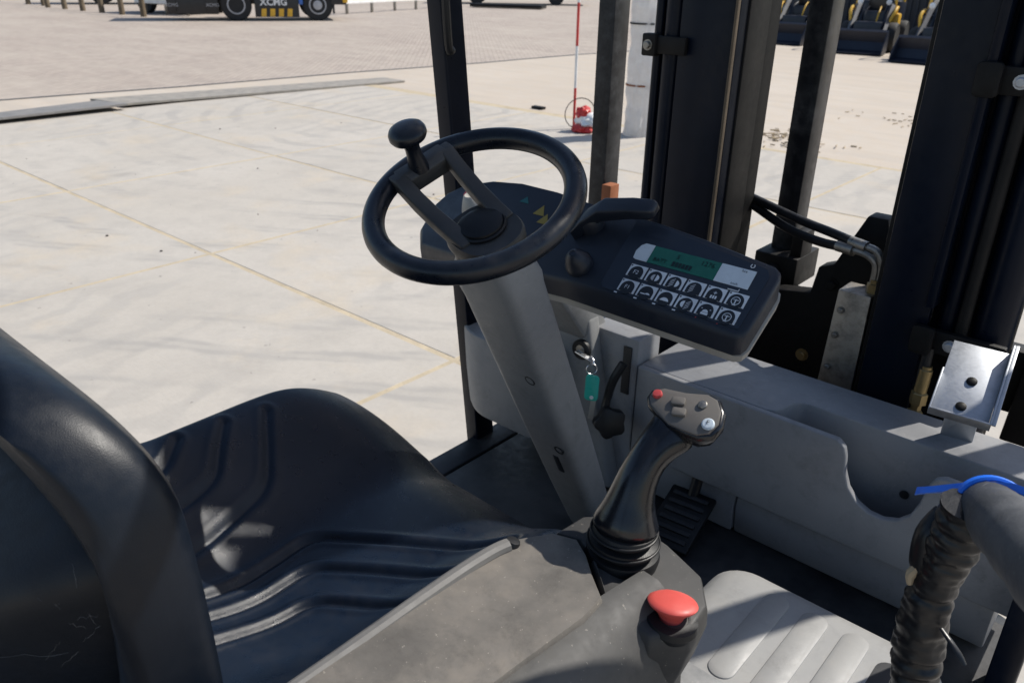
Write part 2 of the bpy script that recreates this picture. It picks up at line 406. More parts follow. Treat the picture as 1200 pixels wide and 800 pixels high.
# chassis and floor
mb = MB(); mb.prism(rrect(-1.29, -.01, -1.2, 1.56, .08), (0, 0, .16), X, Y, (0, 0, .60)); part(mb, 'chassis', 'truck_black', bevel=.01)
mb = MB(); mb.bb(-1.26, -.04, -.9, .52, .76, .98); mb.bb(-1.20, -.62, -.6, .45, .98, 1.04); part(mb, 'battery_hood', 'grey_plastic', bevel=.03, seg=3)
for x in (-1.16, -.14):
    for y, r in ((1.55, .30), (-.75, .27)):
        mb = MB(); mb.lathe([(r * .5, -.1), (r * .93, -.1), (r, -.075), (r, .075), (r * .93, .1), (r * .5, .1)], (x, y, r + .005), X, 36)
        ty = part(mb, 'wheel', 'tyre')
        mb = MB(); mb.lathe([(r * .5, -.08), (r * .3, -.05), (.05, -.05), (.05, .05), (r * .3, .05), (r * .5, .08)], (x, y, r + .005), X, 28); mb.build('rim', 'rim_grey', ty)
# floor mat with a sloping left wing
mb = MB(); mb.bb(-1.19, -.04, .52, 1.50, .7605, .780)
mb.prism([(-1.27, .80), (-1.20, 1.12), (-1.20, 1.40), (-1.27, 1.40)], (0, 0, .7605), X, Y, (0, 0, .018))
fm = part(mb, 'floor_mat', 'mat_black', bevel=.004)
# ---- seat cushion: sculpted surface with bolsters and pressed grooves
XC, HW = -.815, .285
GRV = [[(-.838, .30), (-.846, .47), (-.848, .525), (-.80, .558), (-.60, .695)], [(-.79, .28), (-.796, .43), (-.797, .485), (-.75, .515), (-.60, .615)], [(-.742, .27), (-.739, .39), (-.738, .445), (-.69, .475), (-.60, .535)],
       [(-.90, .33), (-.93, .46), (-.942, .515), (-.985, .548), (-1.04, .585)], [(-.945, .30), (-.968, .40), (-.98, .455), (-1.01, .48), (-1.05, .515)], [(-.99, .28), (-1.01, .39), (-1.055, .44)]]
GRS = []
for k_, g_ in enumerate(GRV):
    q_ = list(g_)
    for _ in range(3):                            # round the bends
        q2 = [q_[0]]
        for (ax_, ay_), (bx_, by_) in zip(q_, q_[1:]): q2 += [(ax_ * .75 + bx_ * .25, ay_ * .75 + by_ * .25), (ax_ * .25 + bx_ * .75, ay_ * .25 + by_ * .75)]
        q_ = q2 + [q_[-1]]
    GRS.append((q_, min(p[0] for p in q_), max(p[0] for p in q_), min(p[1] for p in q_), max(p[1] for p in q_), 1 if k_ < 3 else .62))
def seat_z(x, y):
    u = (x - XC) / HW
    z = 1.137
    z += .118 * smst(.10, .95, -u) + .045 * smst(.5, .95, u)                    # left bolster, flatter right one
    z -= .085 * smst(.675 - .13 * max(0, -u - .35), .88 - .08 * max(0, -u - .35), y) ** 1.4                       # waterfall front
    z += .035 * smst(.42, .24, y)
    z -= .012 * math.exp(-((u + .02) / .35) ** 2) * math.exp(-((y - .42) / .13) ** 2)
    for g in GRS:
        if not (g[1] - .04 < x < g[2] + .04 and g[3] - .04 < y < g[4] + .04): continue
        d = min(segd((x, y), g[0][i], g[0][i + 1]) for i in range(len(g[0]) - 1))
        if d < .04:
            z += g[5] * (-.0075 * math.exp(-(d / .0055) ** 2) + .0022 * math.exp(-((d - .0135) / .0055) ** 2))
    return z
def yfront(u): return .845 - .105 * max(0, -u) ** 3 - .04 * max(0, u) ** 3
NX, NY = 250, 220
vs, fs = [], []
for j in range(NY + 1):
    for i in range(NX + 1):
        u = -1 + 2 * i / NX; t = j / NY
        y = .22 + t * (yfront(u) - .22)
        hw = HW * (1 - .10 * smst(.55, 1, t) ** 2 - .02 * (1 - t))
        x = XC + u * hw
        z = seat_z(x, y)
        e = max(0, (abs(u) - .90) / .10); z -= .06 * (1 - math.sqrt(max(0, 1 - e * e)))
        e = max(0, (t - .93) / .07); z -= .05 * (1 - math.sqrt(max(0, 1 - e * e)))
        vs.append((x, y, z))
for j in range(NY):
    for i in range(NX):
        a = j * (NX + 1) + i; fs.append((a, a + 1, a + NX + 2, a + NX + 1))
rim = [i for i in range(NX + 1)] + [j * (NX + 1) + NX for j in range(1, NY + 1)] + [NY * (NX + 1) + i for i in range(NX - 1, -1, -1)] + [j * (NX + 1) for j in range(NY - 1, 0, -1)]
prev = rim
for zb, ins in ((1.045, 0.0), (1.03, .012)):
    cur = []
    for k in rim:
        x, y, z = vs[k]; dx, dy = XC - x, .5 - y; l = math.hypot(dx, dy)
        vs.append((x + dx / l * ins, y + dy / l * ins, min(zb, z - .005))); cur.append(len(vs) - 1)
    for k in range(len(rim)):
        fs.append((prev[k], cur[k], cur[(k + 1) % len(rim)], prev[(k + 1) % len(rim)]))
    prev = cur
mb = MB(); mb.add(vs, fs); part(mb, 'seat_cushion', 'vinyl', angle=60)
mb = MB(); mb.bb(-1.02, -.62, .25, .70, .965, 1.05); part(mb, 'seat_base', 'truck_black', bevel=.01)

# ---- backrest
def superloop(rho, n=72, e=2.9):
    out = []
    for k in range(n):
        a = 2 * math.pi * k / n; c_, s_ = math.cos(a), math.sin(a)
        out.append((rho * math.copysign(abs(c_) ** (2 / e), c_), rho * math.copysign(abs(s_) ** (2 / e), s_)))
    return out
BC = V((-.818, .192, 1.318)); BT = V((0, 0, 1)); BN = V((0, -1, 0))   # BN points to the rear
BW, BH = .232, .268
def bpt(a, b, d):
    w_ = BW * (1 - .05 * b)
    return BC + a * w_ * X + b * BH * BT + (d + .20 * max(0, b - .45) ** 2) * BN
def panel_loop(n=72):
    half = [(0, .52), (.6, .51), (.88, .48), (.955, .40), (.94, .27), (.82, .02), (.56, -.38), (.25, -.72), (0, -.80)]
    pg = half + [(-a, b) for a, b in half[-2:0:-1]]
    for _ in range(3):
        pg = [q for (p0, p1) in zip(pg, pg[1:] + pg[:1]) for q in ((p0[0] * .75 + p1[0] * .25, p0[1] * .75 + p1[1] * .25), (p0[0] * .25 + p1[0] * .75, p0[1] * .25 + p1[1] * .75))]
    out = []
    for a, b in superloop(.985):                  # cast rays so the loop matches the padding loop point for point
        dx, dy = a, b - .08; best = 1
        for (x0, y0), (x1, y1) in zip(pg, pg[1:] + pg[:1]):
            ex, ey = x1 - x0, y1 - y0; den = dx * ey - dy * ex
            if abs(den) < 1e-9: continue
            t = (x0 * ey - (y0 - .08) * ex) / den; u = (x0 * dy - (y0 - .08) * dx) / den
            if t > 0 and -1e-6 <= u <= 1 + 1e-6: best = t; break
        out.append((dx * best, .08 + dy * best))
    return out
PLP = panel_loop()
loops = []
for rho, d in ((.05, -.015), (.35, -.018), (.6, -.030), (.78, -.052), (.9, -.062), (.97, -.056), (1, -.040), (1.003, -.024), (1.0, -.006), (.992, .008), (.985, .014)):
    loops.append([bpt(a, b, d) for a, b in superloop(rho)])
S9 = superloop(.985)
for f, d in ((.15, .019), (.35, .024), (.6, .025), (.8, .021), (.93, .014), (1.0, .006)):
    loops.append([bpt(a0 + (a1 - a0) * f, b0 + (b1 - b0) * f, d) for (a0, b0), (a1, b1) in zip(S9, PLP)])
mb = MB(); mb.loft(loops); br_ = part(mb, 'backrest', 'vinyl_back', angle=70)
loops = []
for sc_, d in ((1.0, .005), (.997, .009), (.98, .016), (.92, .032), (.80, .060), (.62, .098), (.4, .128), (.2, .140), (.03, .143)):
    loops.append([bpt(a * sc_, .02 + (b - .02) * sc_, d + .010 * sc_ * (1 - sc_) * noise.noise(V((a * sc_ * 3, b * sc_ * 3, 0)))) for a, b in PLP])
mb = MB(); mb.loft(loops); rp = mb.build('rear_panel', 'shell', br_, angle=70)
PRF = ((1.0, .005), (.997, .009), (.98, .016), (.92, .032), (.80, .060), (.62, .098), (.4, .128), (.2, .140), (.03, .143))
def shellp(sc_, ang):
    for (s0, d0), (s1, d1) in zip(PRF, PRF[1:]):
        if s1 <= sc_ <= s0: d = d0 + (d1 - d0) * (s0 - sc_) / (s0 - s1)
    k = ang / 360 * 72; i0 = int(k) % 72; i1 = (i0 + 1) % 72; f = k - int(k)
    a = PLP[i0][0] * (1 - f) + PLP[i1][0] * f; b = PLP[i0][1] * (1 - f) + PLP[i1][1] * f
    return bpt(a * sc_, .02 + (b - .02) * sc_, d + .0002)
random.seed(3)
for q_ in range(12):                              # worn scuffs where the panel meets the padding
    s0 = random.uniform(.80, .99); a0 = random.gauss(8, 8); l_ = random.uniform(.01, .06) if q_ else .30
    da = random.uniform(-6, 6); n_ = 7
    pts = [shellp(max(.05, s0 - l_ * i / n_), (a0 + da * i / n_ + random.uniform(-.5, .5)) % 360) for i in range(n_ + 1)]
    mb = MB(); mb.tube(pts, [.0001] + [random.uniform(.0001, .0004) for _ in pts[2:]] + [.0001], 4); mb.build('scratch', 'scuff', rp)

# ---- armrest console on the right of the seat
mb = MB()
top = [(-.583, -.25), (-.566, .600), (-.556, .655), (-.530, .694), (-.497, .706), (-.470, .690), (-.440, .664), (-.408, .640), (-.405, .600), (-.418, .50), (-.428, .40), (-.43, -.25)]
lp = []
for dz, off in ((-.14, -.004), (-.012, .0), (-.004, .004), (0, .012)):
    cx, cy = -.5, .25
    lp.append([V((x + (cx - x) * off * 2.2, y + (cy - y) * off * .6, 1.2 + dz + .012 * smst(.35, .7, y))) for x, y in top])
mb.loft(lp); arm = part(mb, 'armrest', 'armrest', angle=50)
mb = MB()   # raised trim along the seat side
mb.tube([(-.586, -.25, 1.196), (-.577, .3, 1.199), (-.570, .52, 1.207), (-.563, .60, 1.211), (-.556, .632, 1.212)], .010, 10, smooth=6)
mb.build('trim', 'armrest_trim', arm)
mb = MB(); mb.lathe([(.004, 0), (.009, .002), (.011, .006), (.009, .011), (.003, .012)], (-.556, .638, 1.206), (.2, .3, 1)); mb.build('trim_end', 'black_rubber', arm)
# sloping shoulder and outer side wall
sh = []
for y in (-.25, .2, .40, .50, .58, .64, .69, .72):
    k = smst(.35, .74, y); xi = -.412 + .012 * k
    if y > .6: xi = -.412 + .02 * (y - .6) / .12
    sh.append([V((xi - .012, y, 1.195 + .010 * k)), V((xi + .012, y, 1.193 + .010 * k)), V((xi + .034, y, 1.180 + .008 * k)), V((-.362 + .012 * k, y, 1.160 + .008 * k)), V((-.350 + .014 * k, y, 1.135)), V((-.344 + .014 * k, y, 1.05)), V((-.36, y, .96)), V((xi - .012, y, .96))])
mb = MB(); mb.loft(sh); part(mb, 'armrest_side', 'armrest_side', angle=45)
# nose carrying lever boot and stop button
mb = MB()
nose = [(-.535, .700), (-.50, .712), (-.468, .693), (-.430, .664), (-.400, .645), (-.345, .650), (-.312, .690), (-.318, .745), (-.352, .79), (-.42, .815), (-.49, .800), (-.53, .755)]
lp = []
for z, s_ in ((1.02, .68), (1.10, .90), (1.165, 1.0), (1.186, .985), (1.195, .95)):
    lp.append([V((-.42 + (x + .42) * s_, .735 + (y - .735) * s_, z + (.012 if z > 1.13 else 0) * (1 if x < -.42 else -1.2))) for x, y in nose])
mb.loft(lp); part(mb, 'armrest_nose', 'nose_plastic', bevel=.003, angle=40)
mb = MB(); mb.lathe([(.030, 0), (.034, .01), (.032, .018), (.02, .020), (.018, .012)], (-.345, .696, 1.164), (.12, .05, 1), 28); part(mb, 'button_socket', 'black_rubber')
mb = MB(); ax = V((-.10, .24, .96)).normalized()
mb.lathe([(.0145, 0), (.0150, .014), (.0175, .020), (.0240, .0265), (.0300, .031), (.0312, .0335), (.0300, .0355), (.0235, .0380), (.013, .0395), (.001, .040)], (-.344, .694, 1.166), ax, 36)
part(mb, 'emergency_button', 'red_plastic', angle=50)
mb = MB(); mb.bb(-.40, -.30, .56, .80, .80, 1.02); part(mb, 'armrest_bracket', 'grey_plastic', bevel=.008)
mb = MB(); mb.bb(-.335, -.275, .655, .72, 1.035, 1.045); part(mb, 'small_tab', 'light_cover', bevel=.003)

# ---- joystick
JB = V((-.447, .738, 1.200))
bt_ = part(MB().lathe([(.048, -.012), (.050, 0), (.048, .006), (.041, .008), (.041, .014), (.047, .018), (.046, .023), (.038, .026), (.038, .031), (.043, .035), (.041, .040), (.028, .044)], JB, (.02, .05, 1), 36), 'lever_boot', 'black_rubber', angle=50)
mb = MB()
for k, (z, r) in enumerate(((.020, .0475), (.036, .0435))): mb.torus(JB + V((0, 0, z)), X, Y, Z, r, .0018, 40, 8)
mb.build('boot_fold', 'black_rubber', bt_)
pth = [(JB + V((.000, .002, .036)), .045, .040), (JB + V((.000, .002, .046)), .0445, .040), (JB + V((.000, .006, .060)), .0375, .035), (JB + V((-.001, .012, .080)), .030, .0295),
       (JB + V((-.001, .022, .105)), .0265, .0285), (JB + V((.002, .038, .128)), .0245, .0265), (JB + V((.007, .055, .145)), .027, .0245), (JB + V((.014, .071, .158)), .032, .022), (JB + V((.020, .083, .166)), .032, .017)]
loops = []; nj = 36
ps = [p for p, a, b in pth]
for i, (p, a, b) in enumerate(pth):
    t = (ps[min(i + 1, len(ps) - 1)] - ps[max(i - 1, 0)]).normalized()
    lat = V((.88, .46, 0)); lat = (lat - t * lat.dot(t)).normalized(); frt = t.cross(lat)
    loops.append([p + a * math.cos(2 * math.pi * k / nj) * lat + b * math.sin(2 * math.pi * k / nj) * frt for k in range(nj)])
mb = MB(); mb.loft(loops); js = part(mb, 'joystick', 'grip_plastic', angle=60, sub=1)
# head: a broad button plate facing up and back
HN = V((.05, -.50, .86)).normalized(); HU = (V((.93, .36, 0)) - HN * V((.93, .36, 0)).dot(HN)).normalized(); HV = HN.cross(HU)
HC = V((-.424, .816, 1.386))
def hp(a, b, d=0): return HC + a * HU + b * HV + d * HN
head = [(-.050, .018), (-.046, .029), (-.032, .034), (0, .030), (.030, .031), (.044, .024), (.052, .006), (.052, -.014), (.043, -.030), (.026, -.035), (.006, -.030), (-.014, -.023), (-.034, -.006), (-.046, .006)]
def hl(s_, d): return [hp(a * s_, b * s_, d) for a, b in head]
mb = MB(); mb.loft([hl(.55, -.044), hl(.84, -.028), hl(.99, -.012), hl(1.03, -.004), hl(1.0, .002), hl(.94, .004)]); mb.build('grip_head', 'grip_plastic', js, angle=60)
mb = MB(); mb.loft([hl(.93, .002), hl(.915, .0065), hl(.87, .0072)]); mb.build('button_plate', 'grip_plate', js, angle=50)
def hbtn(a, b, r, mat, h=.005, name='button', el=1.0):
    mb = MB(); mb.lathe([(r, .005), (r, .007 + h * .6), (r * .8, .007 + h), (.0005, .0075 + h)], hp(a, b), HN, 20); return mb.build(name, mat, js)
hbtn(-.036, .020, .0065, 'red_button'); hbtn(.036, -.016, .0082, 'blue_grey_button', .004)
text_mesh('F', .009, hp(.036, -.016, .0117), HU, HV, 'key_black', 'lettering', js)
hbtn(.024, .012, .006, 'bolt_metal', .003)
for b in (.008, -.008):
    mb = MB(); mb.prism(rrect(-.009, .009, -.006, .006, .003), hp(-.005 - b * .25, b + .004, .004), HU, HV, HN * .008); mb.build('rocker', 'grip_plate', js, bevel=.0015)

# ---- steering wheel
WC = V((-.797, .816, 1.593)); WN = V((.103, -.425, .899)).normalized()
WX = (X - WN * X.dot(WN)).normalized(); WY = WN.cross(WX)
def wp(a, b, d=0): return WC + a * WX + b * WY + d * WN
mb = MB(); mb.torus(WC, WX, WY, WN, .15, .0168, 96, 22)
sw = part(mb, 'steering_wheel', 'wheel_rim', angle=80)
dirv = V((.979, -.206)); prp = V((.206, .979))     # spoke direction in the wheel plane, and across it
def sp(l, t, d=0): q = V((-.1325, .026)) + l * dirv + t * prp; return wp(q.x, q.y, d)
for t in (-.046, .046):
    mb = MB(); lp = []
    for l, d, h_, w2 in ((.0, .006, .022, .023), (.02, .004, .024, .024), (.05, -.016, .024, .024), (.09, -.034, .022, .025), (.13, -.046, .020, .027), (.158, -.051, .018, .028)):
        tt = t * (1 - .22 * l / .158)
        lp.append([sp(l, tt - w2 / 2, d - h_ / 2), sp(l, tt + w2 / 2, d - h_ / 2), sp(l, tt + w2 / 2, d + h_ / 2), sp(l, tt - w2 / 2, d + h_ / 2)])
    mb.loft(lp); mb.build('spoke', 'spoke_plastic', sw, bevel=.004, seg=3)
mb = MB(); lp = []
for t in (-.044, -.02, .02, .044):
    lp.append([sp(-.006, t, -.014), sp(.026, t, -.018), sp(.028, t, .008), sp(.018, t, .017), sp(-.004, t, .0175)])
mb.loft(lp); mb.build('knob_plate', 'spoke_plastic', sw, bevel=.003)
hubp = []
for k in range(40):
    a = 2 * math.pi * k / 40; hubp.append((.062 * math.copysign(abs(math.cos(a)) ** .8, math.cos(a)), .056 * math.copysign(abs(math.sin(a)) ** .8, math.sin(a))))
def hubl(s_, d): return [wp(.012 + dirv.x * a * s_ + prp.x * b * s_, -.005 + dirv.y * a * s_ + prp.y * b * s_, d) for a, b in hubp]
mb = MB(); mb.loft([hubl(.62, -.110), hubl(.78, -.085), hubl(.97, -.064), hubl(.97, -.051), hubl(.92, -.046)]); mb.build('hub', 'spoke_plastic', sw, angle=45)
mb = MB(); mb.lathe([(.038, -.004), (.0385, .004), (.036, .006), (.034, .005), (.033, .009), (.024, .0125), (.001, .014)], wp(.006, -.003, -.046), WN, 40); mb.build('hub_cap', 'black_rubber', sw, angle=30)
mb = MB(); mb.lathe([(.017, .008), (.0155, .018), (.0125, .032), (.0115, .046), (.0125, .054), (.0175, .059), (.0265, .064), (.0292, .069), (.0290, .075), (.0265, .080), (.018, .085), (.009, .0865), (.001, .087)], wp(-.121, .016), WN, 36)
mb.build('spinner_knob', 'wheel_rim', sw, angle=60)

# ---- steering column
AX = V((0, .43, -.9)).normalized(); CB = V((0, -.9, -.43)).normalized()      # CB: rear-facing normal of the column
def colloop(t, w_, dep, r=.022, off=0, sh=0):
    c0 = WC + t * AX
    return [c0 + V((a - .006, 0, 0)) + b * CB for a, b in rrect(-w_ + .005, w_ - .005, -dep * .75, dep * .72, min(r, dep * .6), 5)]
mb = MB(); mb.loft([colloop(.09, .050, .050), colloop(.105, .060, .058), colloop(.135, .064, .060), colloop(.155, .068, .062), colloop(.175, .066, .060), colloop(.3, .064, .058), colloop(.5, .060, .055), colloop(.7, .056, .050), colloop(.84, .050, .046), colloop(.89, .042, .040), colloop(.905, .036, .034)])
col = part(mb, 'steering_column', 'grey_plastic', angle=50)
mb = MB(); mb.loft([colloop(.075, .056, .052), colloop(.10, .056, .054), colloop(.112, .050, .05)]); mb.build('column_collar', 'black_rubber', col)
def colp(t, a, d): return WC + t * AX + V((a - .006, 0, 0)) + d * CB
for t, a, dd in ((.345, .030, .0405), (.545, .032, .0385)):
    mb = MB(); mb.lathe([(.0105, -.004), (.0105, .0012), (.0085, .0014), (.0075, -.003), (.0005, -.003)], colp(t, a, dd), CB, 20); mb.build('screw', 'black_rubber', col)
mb = MB(); mb.box(colp(.60, .014, .0375), (.014, .052, .004), Matrix((X, AX, CB)).transposed()); mb.build('slot', 'key_black', col, bevel=.002)

# ---- instrument pod
PT = R(40.2); PU = V((0, math.cos(PT), math.sin(PT))); PN = V((0, -math.sin(PT), math.cos(PT))); PO = V((0, 1.05, 1.407))
def pp(x, v, d=0): return PO + V((x, 0, 0)) + v * PU + d * PN
podo = [(-.474, -.004), (-.463, .001), (-.458, .012), (-.453, .110), (-.457, .122), (-.468, .129), (-.585, .146), (-.683, .157), (-.76, .160), (-.83, .163), (-.93, .172), (-1.02, .173), (-1.09, .163), (-1.150, .140), (-1.180, .110), (-1.192, .07), (-1.185, .01), (-1.16, -.02), (-.90, -.02), (-.86, -.004), (-.80, 0)]
def pl(s_, d, ins=0):
    cx, cv = -.8, .08
    return [pp(x + (ins if x < cx else -ins), v + (ins if v < cv else -ins)) + V((0, -.06, 1)) * d for x, v in podo]
mb = MB(); mb.loft([pl(1, -.040, .008), pl(1, -.036, .001), pl(1, -.010, 0), pl(1, -.003, .0015), pl(1, 0, .005)]); pod = part(mb, 'instrument_pod', 'pod', angle=40)
mb = MB(); mb.loft([[p + V((.0025, .004, 0)) for p in l_] for l_ in (pl(1, -.056, .012), pl(1, -.052, .004), pl(1, -.0385, .001), pl(1, -.0365, .004))]); mb.build('pod_base', 'beige_trim', pod, angle=40)
mb = MB(); mb.prism([(-.473, .006), (-.469, .104), (-.477, .117), (-.70, .147), (-.735, .149), (-.732, .014), (-.725, .006)], pp(0, 0, .0002), X, PU, PN * .0012); mb.build('key_panel', 'pod_face', pod)
# display: white windows at both ends of the green screen
mb = MB(); mb.prism([(-.7020, .076), (-.6970, .074), (-.6750, .074), (-.6750, .108), (-.6930, .108), (-.7000, .102), (-.7040, .09)], pp(0, 0, .0015), X, PU, PN * .0008); mb.build('display_window', 'lens_window', pod)
mb = MB(); mb.prism([(-.5500, .074), (-.4910, .074), (-.4910, .108), (-.5500, .108)], pp(0, 0, .0015), X, PU, PN * .0008); mb.build('display_window', 'lens_window', pod)
mb = MB(); mb.prism([(-.6745, .074), (-.5505, .074), (-.5505, .108), (-.6745, .108)], pp(0, 0, .0015), X, PU, PN * .0006); scr = mb.build('screen', 'lcd', pod)
text_mesh('1276', .0125, pp(-.5710, .098, .0024), X, PU, 'lcd_ink', 'readout', pod); text_mesh('BATT', .0105, pp(-.6530, .083, .0024), X, PU, 'lcd_ink', 'readout', pod)
text_mesh('5', .0115, pp(-.6250, .098, .0024), X, PU, 'lcd_ink', 'readout', pod)
mb = MB()
for i in range(6): x = -.6300 + i * .0062; mb.prism([(x, .079), (x + .0048, .079), (x + .0048, .088), (x, .088)], pp(0, 0, .0022), X, PU, PN * .0003)
mb.build('charge_bar', 'lcd_ink', pod, smooth=False)
text_mesh('hrs', .007, pp(-.5090, .1035, .0026), X, PU, 'key_black', 'lettering', pod); text_mesh('km/h', .006, pp(-.5150, .0775, .0026), X, PU, 'key_black', 'lettering', pod)
mb = MB(); mb.torus(pp(-.5020, .1165, .0018), X, PU, PN, .0032, .0007, 16, 6, a0=R(-240), a1=R(60)); mb.build('mark', 'key_white', pod)
mb = MB(); mb.tube([pp(-.5210, .067, .0018), pp(-.5030, .067, .0018), pp(-.5030, .071, .0018)], .0008, 6); mb.build('mark', 'key_white', pod)
def disc(mb, x, v, r, d, mi, a0=0, a1=360, n=20):
    pts = [pp(x + r * math.cos(R(a0 + (a1 - a0) * k / n)), v + r * math.sin(R(a0 + (a1 - a0) * k / n)), d) for k in range(n + (a1 - a0 < 360))]
    mb.add(pts, [tuple(range(len(pts)))], mi)
def rect(mb, x0, x1, v0, v1, d, mi): mb.quad(pp(x0, v0, d), pp(x1, v0, d), pp(x1, v1, d), pp(x0, v1, d), mi)
icons = [['F1', 'bow', 'arc', 'hatchR', 'horn', 'wiper'], ['F2', 'half', 'hatchL', 'hatch', 'grid', 'wiper']]
for row in range(2):
    for k in range(6):
        cx = -.681 + k * .0365; cv = .0220 + row * .0305; hw = .0162; hv = .0118
        mb = MB(); mb.prism([(cx - hw, cv - hv), (cx + hw, cv - hv), (cx + hw, cv + hv), (cx - hw, cv + hv)], pp(0, 0, .0012), X, PU, PN * .001, 0)
        # black half-moon button face over the white field, with a dot in the corner
        disc(mb, cx, cv - .003, .0128, .0026, 1); rect(mb, cx - .0128, cx + .0128, cv - hv, cv - .004, .0027, 1)
        rect(mb, cx - .0150, cx - .0124, cv + .0075, cv + .0103, .0028, 1)
        ic = icons[row][k]; z3 = .0030; yy = cv - .0028
        if ic in ('half',): disc(mb, cx + .002, yy, .0062, z3, 0, -90, 90); disc(mb, cx - .001, yy, .0058, z3, 2, 90, 270)
        elif ic.startswith('hatch'):
            if ic == 'hatchR': disc(mb, cx - .002, yy, .0062, z3, 0, 90, 270)
            if ic == 'hatchL': disc(mb, cx + .003, yy, .0062, z3, 0, -90, 90)
            sx = .004 if ic == 'hatchR' else -.004
            for q in range(4):
                o_ = -.006 + q * .0036
                mb.quad(pp(cx + sx - .004, yy + o_ - .002, z3), pp(cx + sx - .003, yy + o_ - .003, z3), pp(cx + sx + .004, yy + o_ + .003, z3), pp(cx + sx + .003, yy + o_ + .004, z3), 2)
        elif ic == 'bow':
            disc(mb, cx + .004, yy - .005, .005, z3, 0, 20, 160); rect(mb, cx - .009, cx, yy - .004, yy - .002, z3, 0)
        elif ic == 'arc': disc(mb, cx, yy - .007, .0085, z3, 0, 15, 165)
        elif ic == 'horn':
            disc(mb, cx, yy - .003, .005, z3, 0, 0, 180); rect(mb, cx - .006, cx + .006, yy - .0075, yy - .0035, z3, 0)
            rect(mb, cx + .006, cx + .0085, yy + .002, yy + .004, z3, 2); rect(mb, cx - .0085, cx - .006, yy + .002, yy + .004, z3, 2)
        elif ic == 'wiper':
            disc(mb, cx, yy, .0075, z3, 0); disc(mb, cx, yy, .0063, z3 + .0001, 1); rect(mb, cx - .001, cx + .001, yy - .0085, yy + .003, z3 + .0002, 0)
            rect(mb, cx - .0045, cx + .0045, yy + .001, yy + .0022, z3 + .0002, 0); rect(mb, cx - .003, cx + .003, yy - .0085, yy - .0075, z3 + .0002, 0)
        elif ic == 'grid':
            for q in (-1, 0, 1): rect(mb, cx + q * .004 - .0014, cx + q * .004 + .0014, yy - .007, yy - .0015, z3, 0)
            rect(mb, cx - .003, cx + .003, yy + .003, yy + .0042, z3, 0); rect(mb, cx - .0006, cx + .0006, yy + .0005, yy + .0065, z3, 0)
        mb.build('key', ['key_white', 'key_black', 'rim_grey'], pod, smooth=False, weld=False)
        if ic in ('F1', 'F2'): text_mesh(ic, .0105, pp(cx, yy, .0031), X, PU, 'key_white', 'lettering', pod)
for k, (x, v) in enumerate(((-.697, .004), (-.658, .004), (-.622, .004), (-.585, .004))):
    mb = MB(); rect(mb, x - .003, x + .003, v, v + .0022, .0016, 0); mb.build('mark', 'key_white', pod, smooth=False)
for x in (-.545, -.508):
    mb = MB(); disc(mb, x, .0045, .0011, .0016, 0); mb.build('indicator', 'red_button', pod, smooth=False)
# stickers, knobs and lever on the pod
mb = MB(); mb.lathe([(.010, 0), (.010, .002), (.008, .003), (.001, .0032)], pp(-1.125, .115, 0), PN, 20); mb.build('red_sticker', 'red_plastic', pod)
for (a, b) in ((-.936, .120), (-.917, .104)):
    mb = MB(); mb.prism([(a - .013, b - .010), (a + .013, b - .010), (a, b + .013)], pp(0, 0, 0), X, PU, PN * .0008); mb.build('yellow_sticker', 'yellow_sticker', pod)
mb = MB(); mb.prism([(-.995, .128), (-.972, .128), (-.984, .143)], pp(0, 0, 0), X, PU, PN * .0008); mb.build('teal_sticker', 'teal_sticker', pod)
mb = MB(); mb.lathe([(.0245, 0), (.0245, .010), (.0225, .014), (.0215, .016), (.018, .026), (.010, .036), (.006, .038), (.005, .0365), (.0005, .036)], pp(-.790, .034), PN, 32); mb.build('round_knob', 'pod', pod, angle=40)
mb = MB(); mb.lathe([(.026, 0), (.022, .014), (.014, .034), (.011, .036), (.007, .034), (.0005, .030)], pp(-1.085, .085), V((0, -.35, .93)), 28); mb.build('cone_knob', 'beige_trim', pod, angle=40)
mb = MB(); mb.lathe([(.024, 0), (.022, .022), (.016, .030), (.001, .032)], pp(-.815, .118), PN, 28); mb.build('lever_pivot', 'pod', pod, angle=40)
mb = MB(); lp = []
for p, h_, w_ in ((pp(-.832, .094, .008), .030, .034), (pp(-.815, .112, .020), .032, .036), (pp(-.788, .134, .032), .030, .034), (pp(-.735, .147, .036), .026, .032), (pp(-.697, .154, .036), .024, .030), (pp(-.688, .155, .036), .016, .020)):
    lp.append([p + (-w_ / 2) * PU - h_ / 2 * PN, p + (-w_ / 2) * PU + h_ / 2 * PN, p + (w_ / 2) * PU + h_ / 2 * PN, p + (w_ / 2) * PU - h_ / 2 * PN])
mb.loft(lp); mb.build('direction_lever', 'pod', pod, bevel=.005, seg=3)
mb = MB(); mb.loft([[pp(x, v, -.05) for x, v in ((-.93, .04), (-1.12, .04), (-1.12, .14), (-.93, .14))], [V((-.95, 1.37, 1.10)), V((-1.10, 1.37, 1.10)), V((-1.10, 1.46, 1.10)), V((-.95, 1.46, 1.10))]])
part(mb, 'pod_pedestal', 'grey_plastic', bevel=.01)

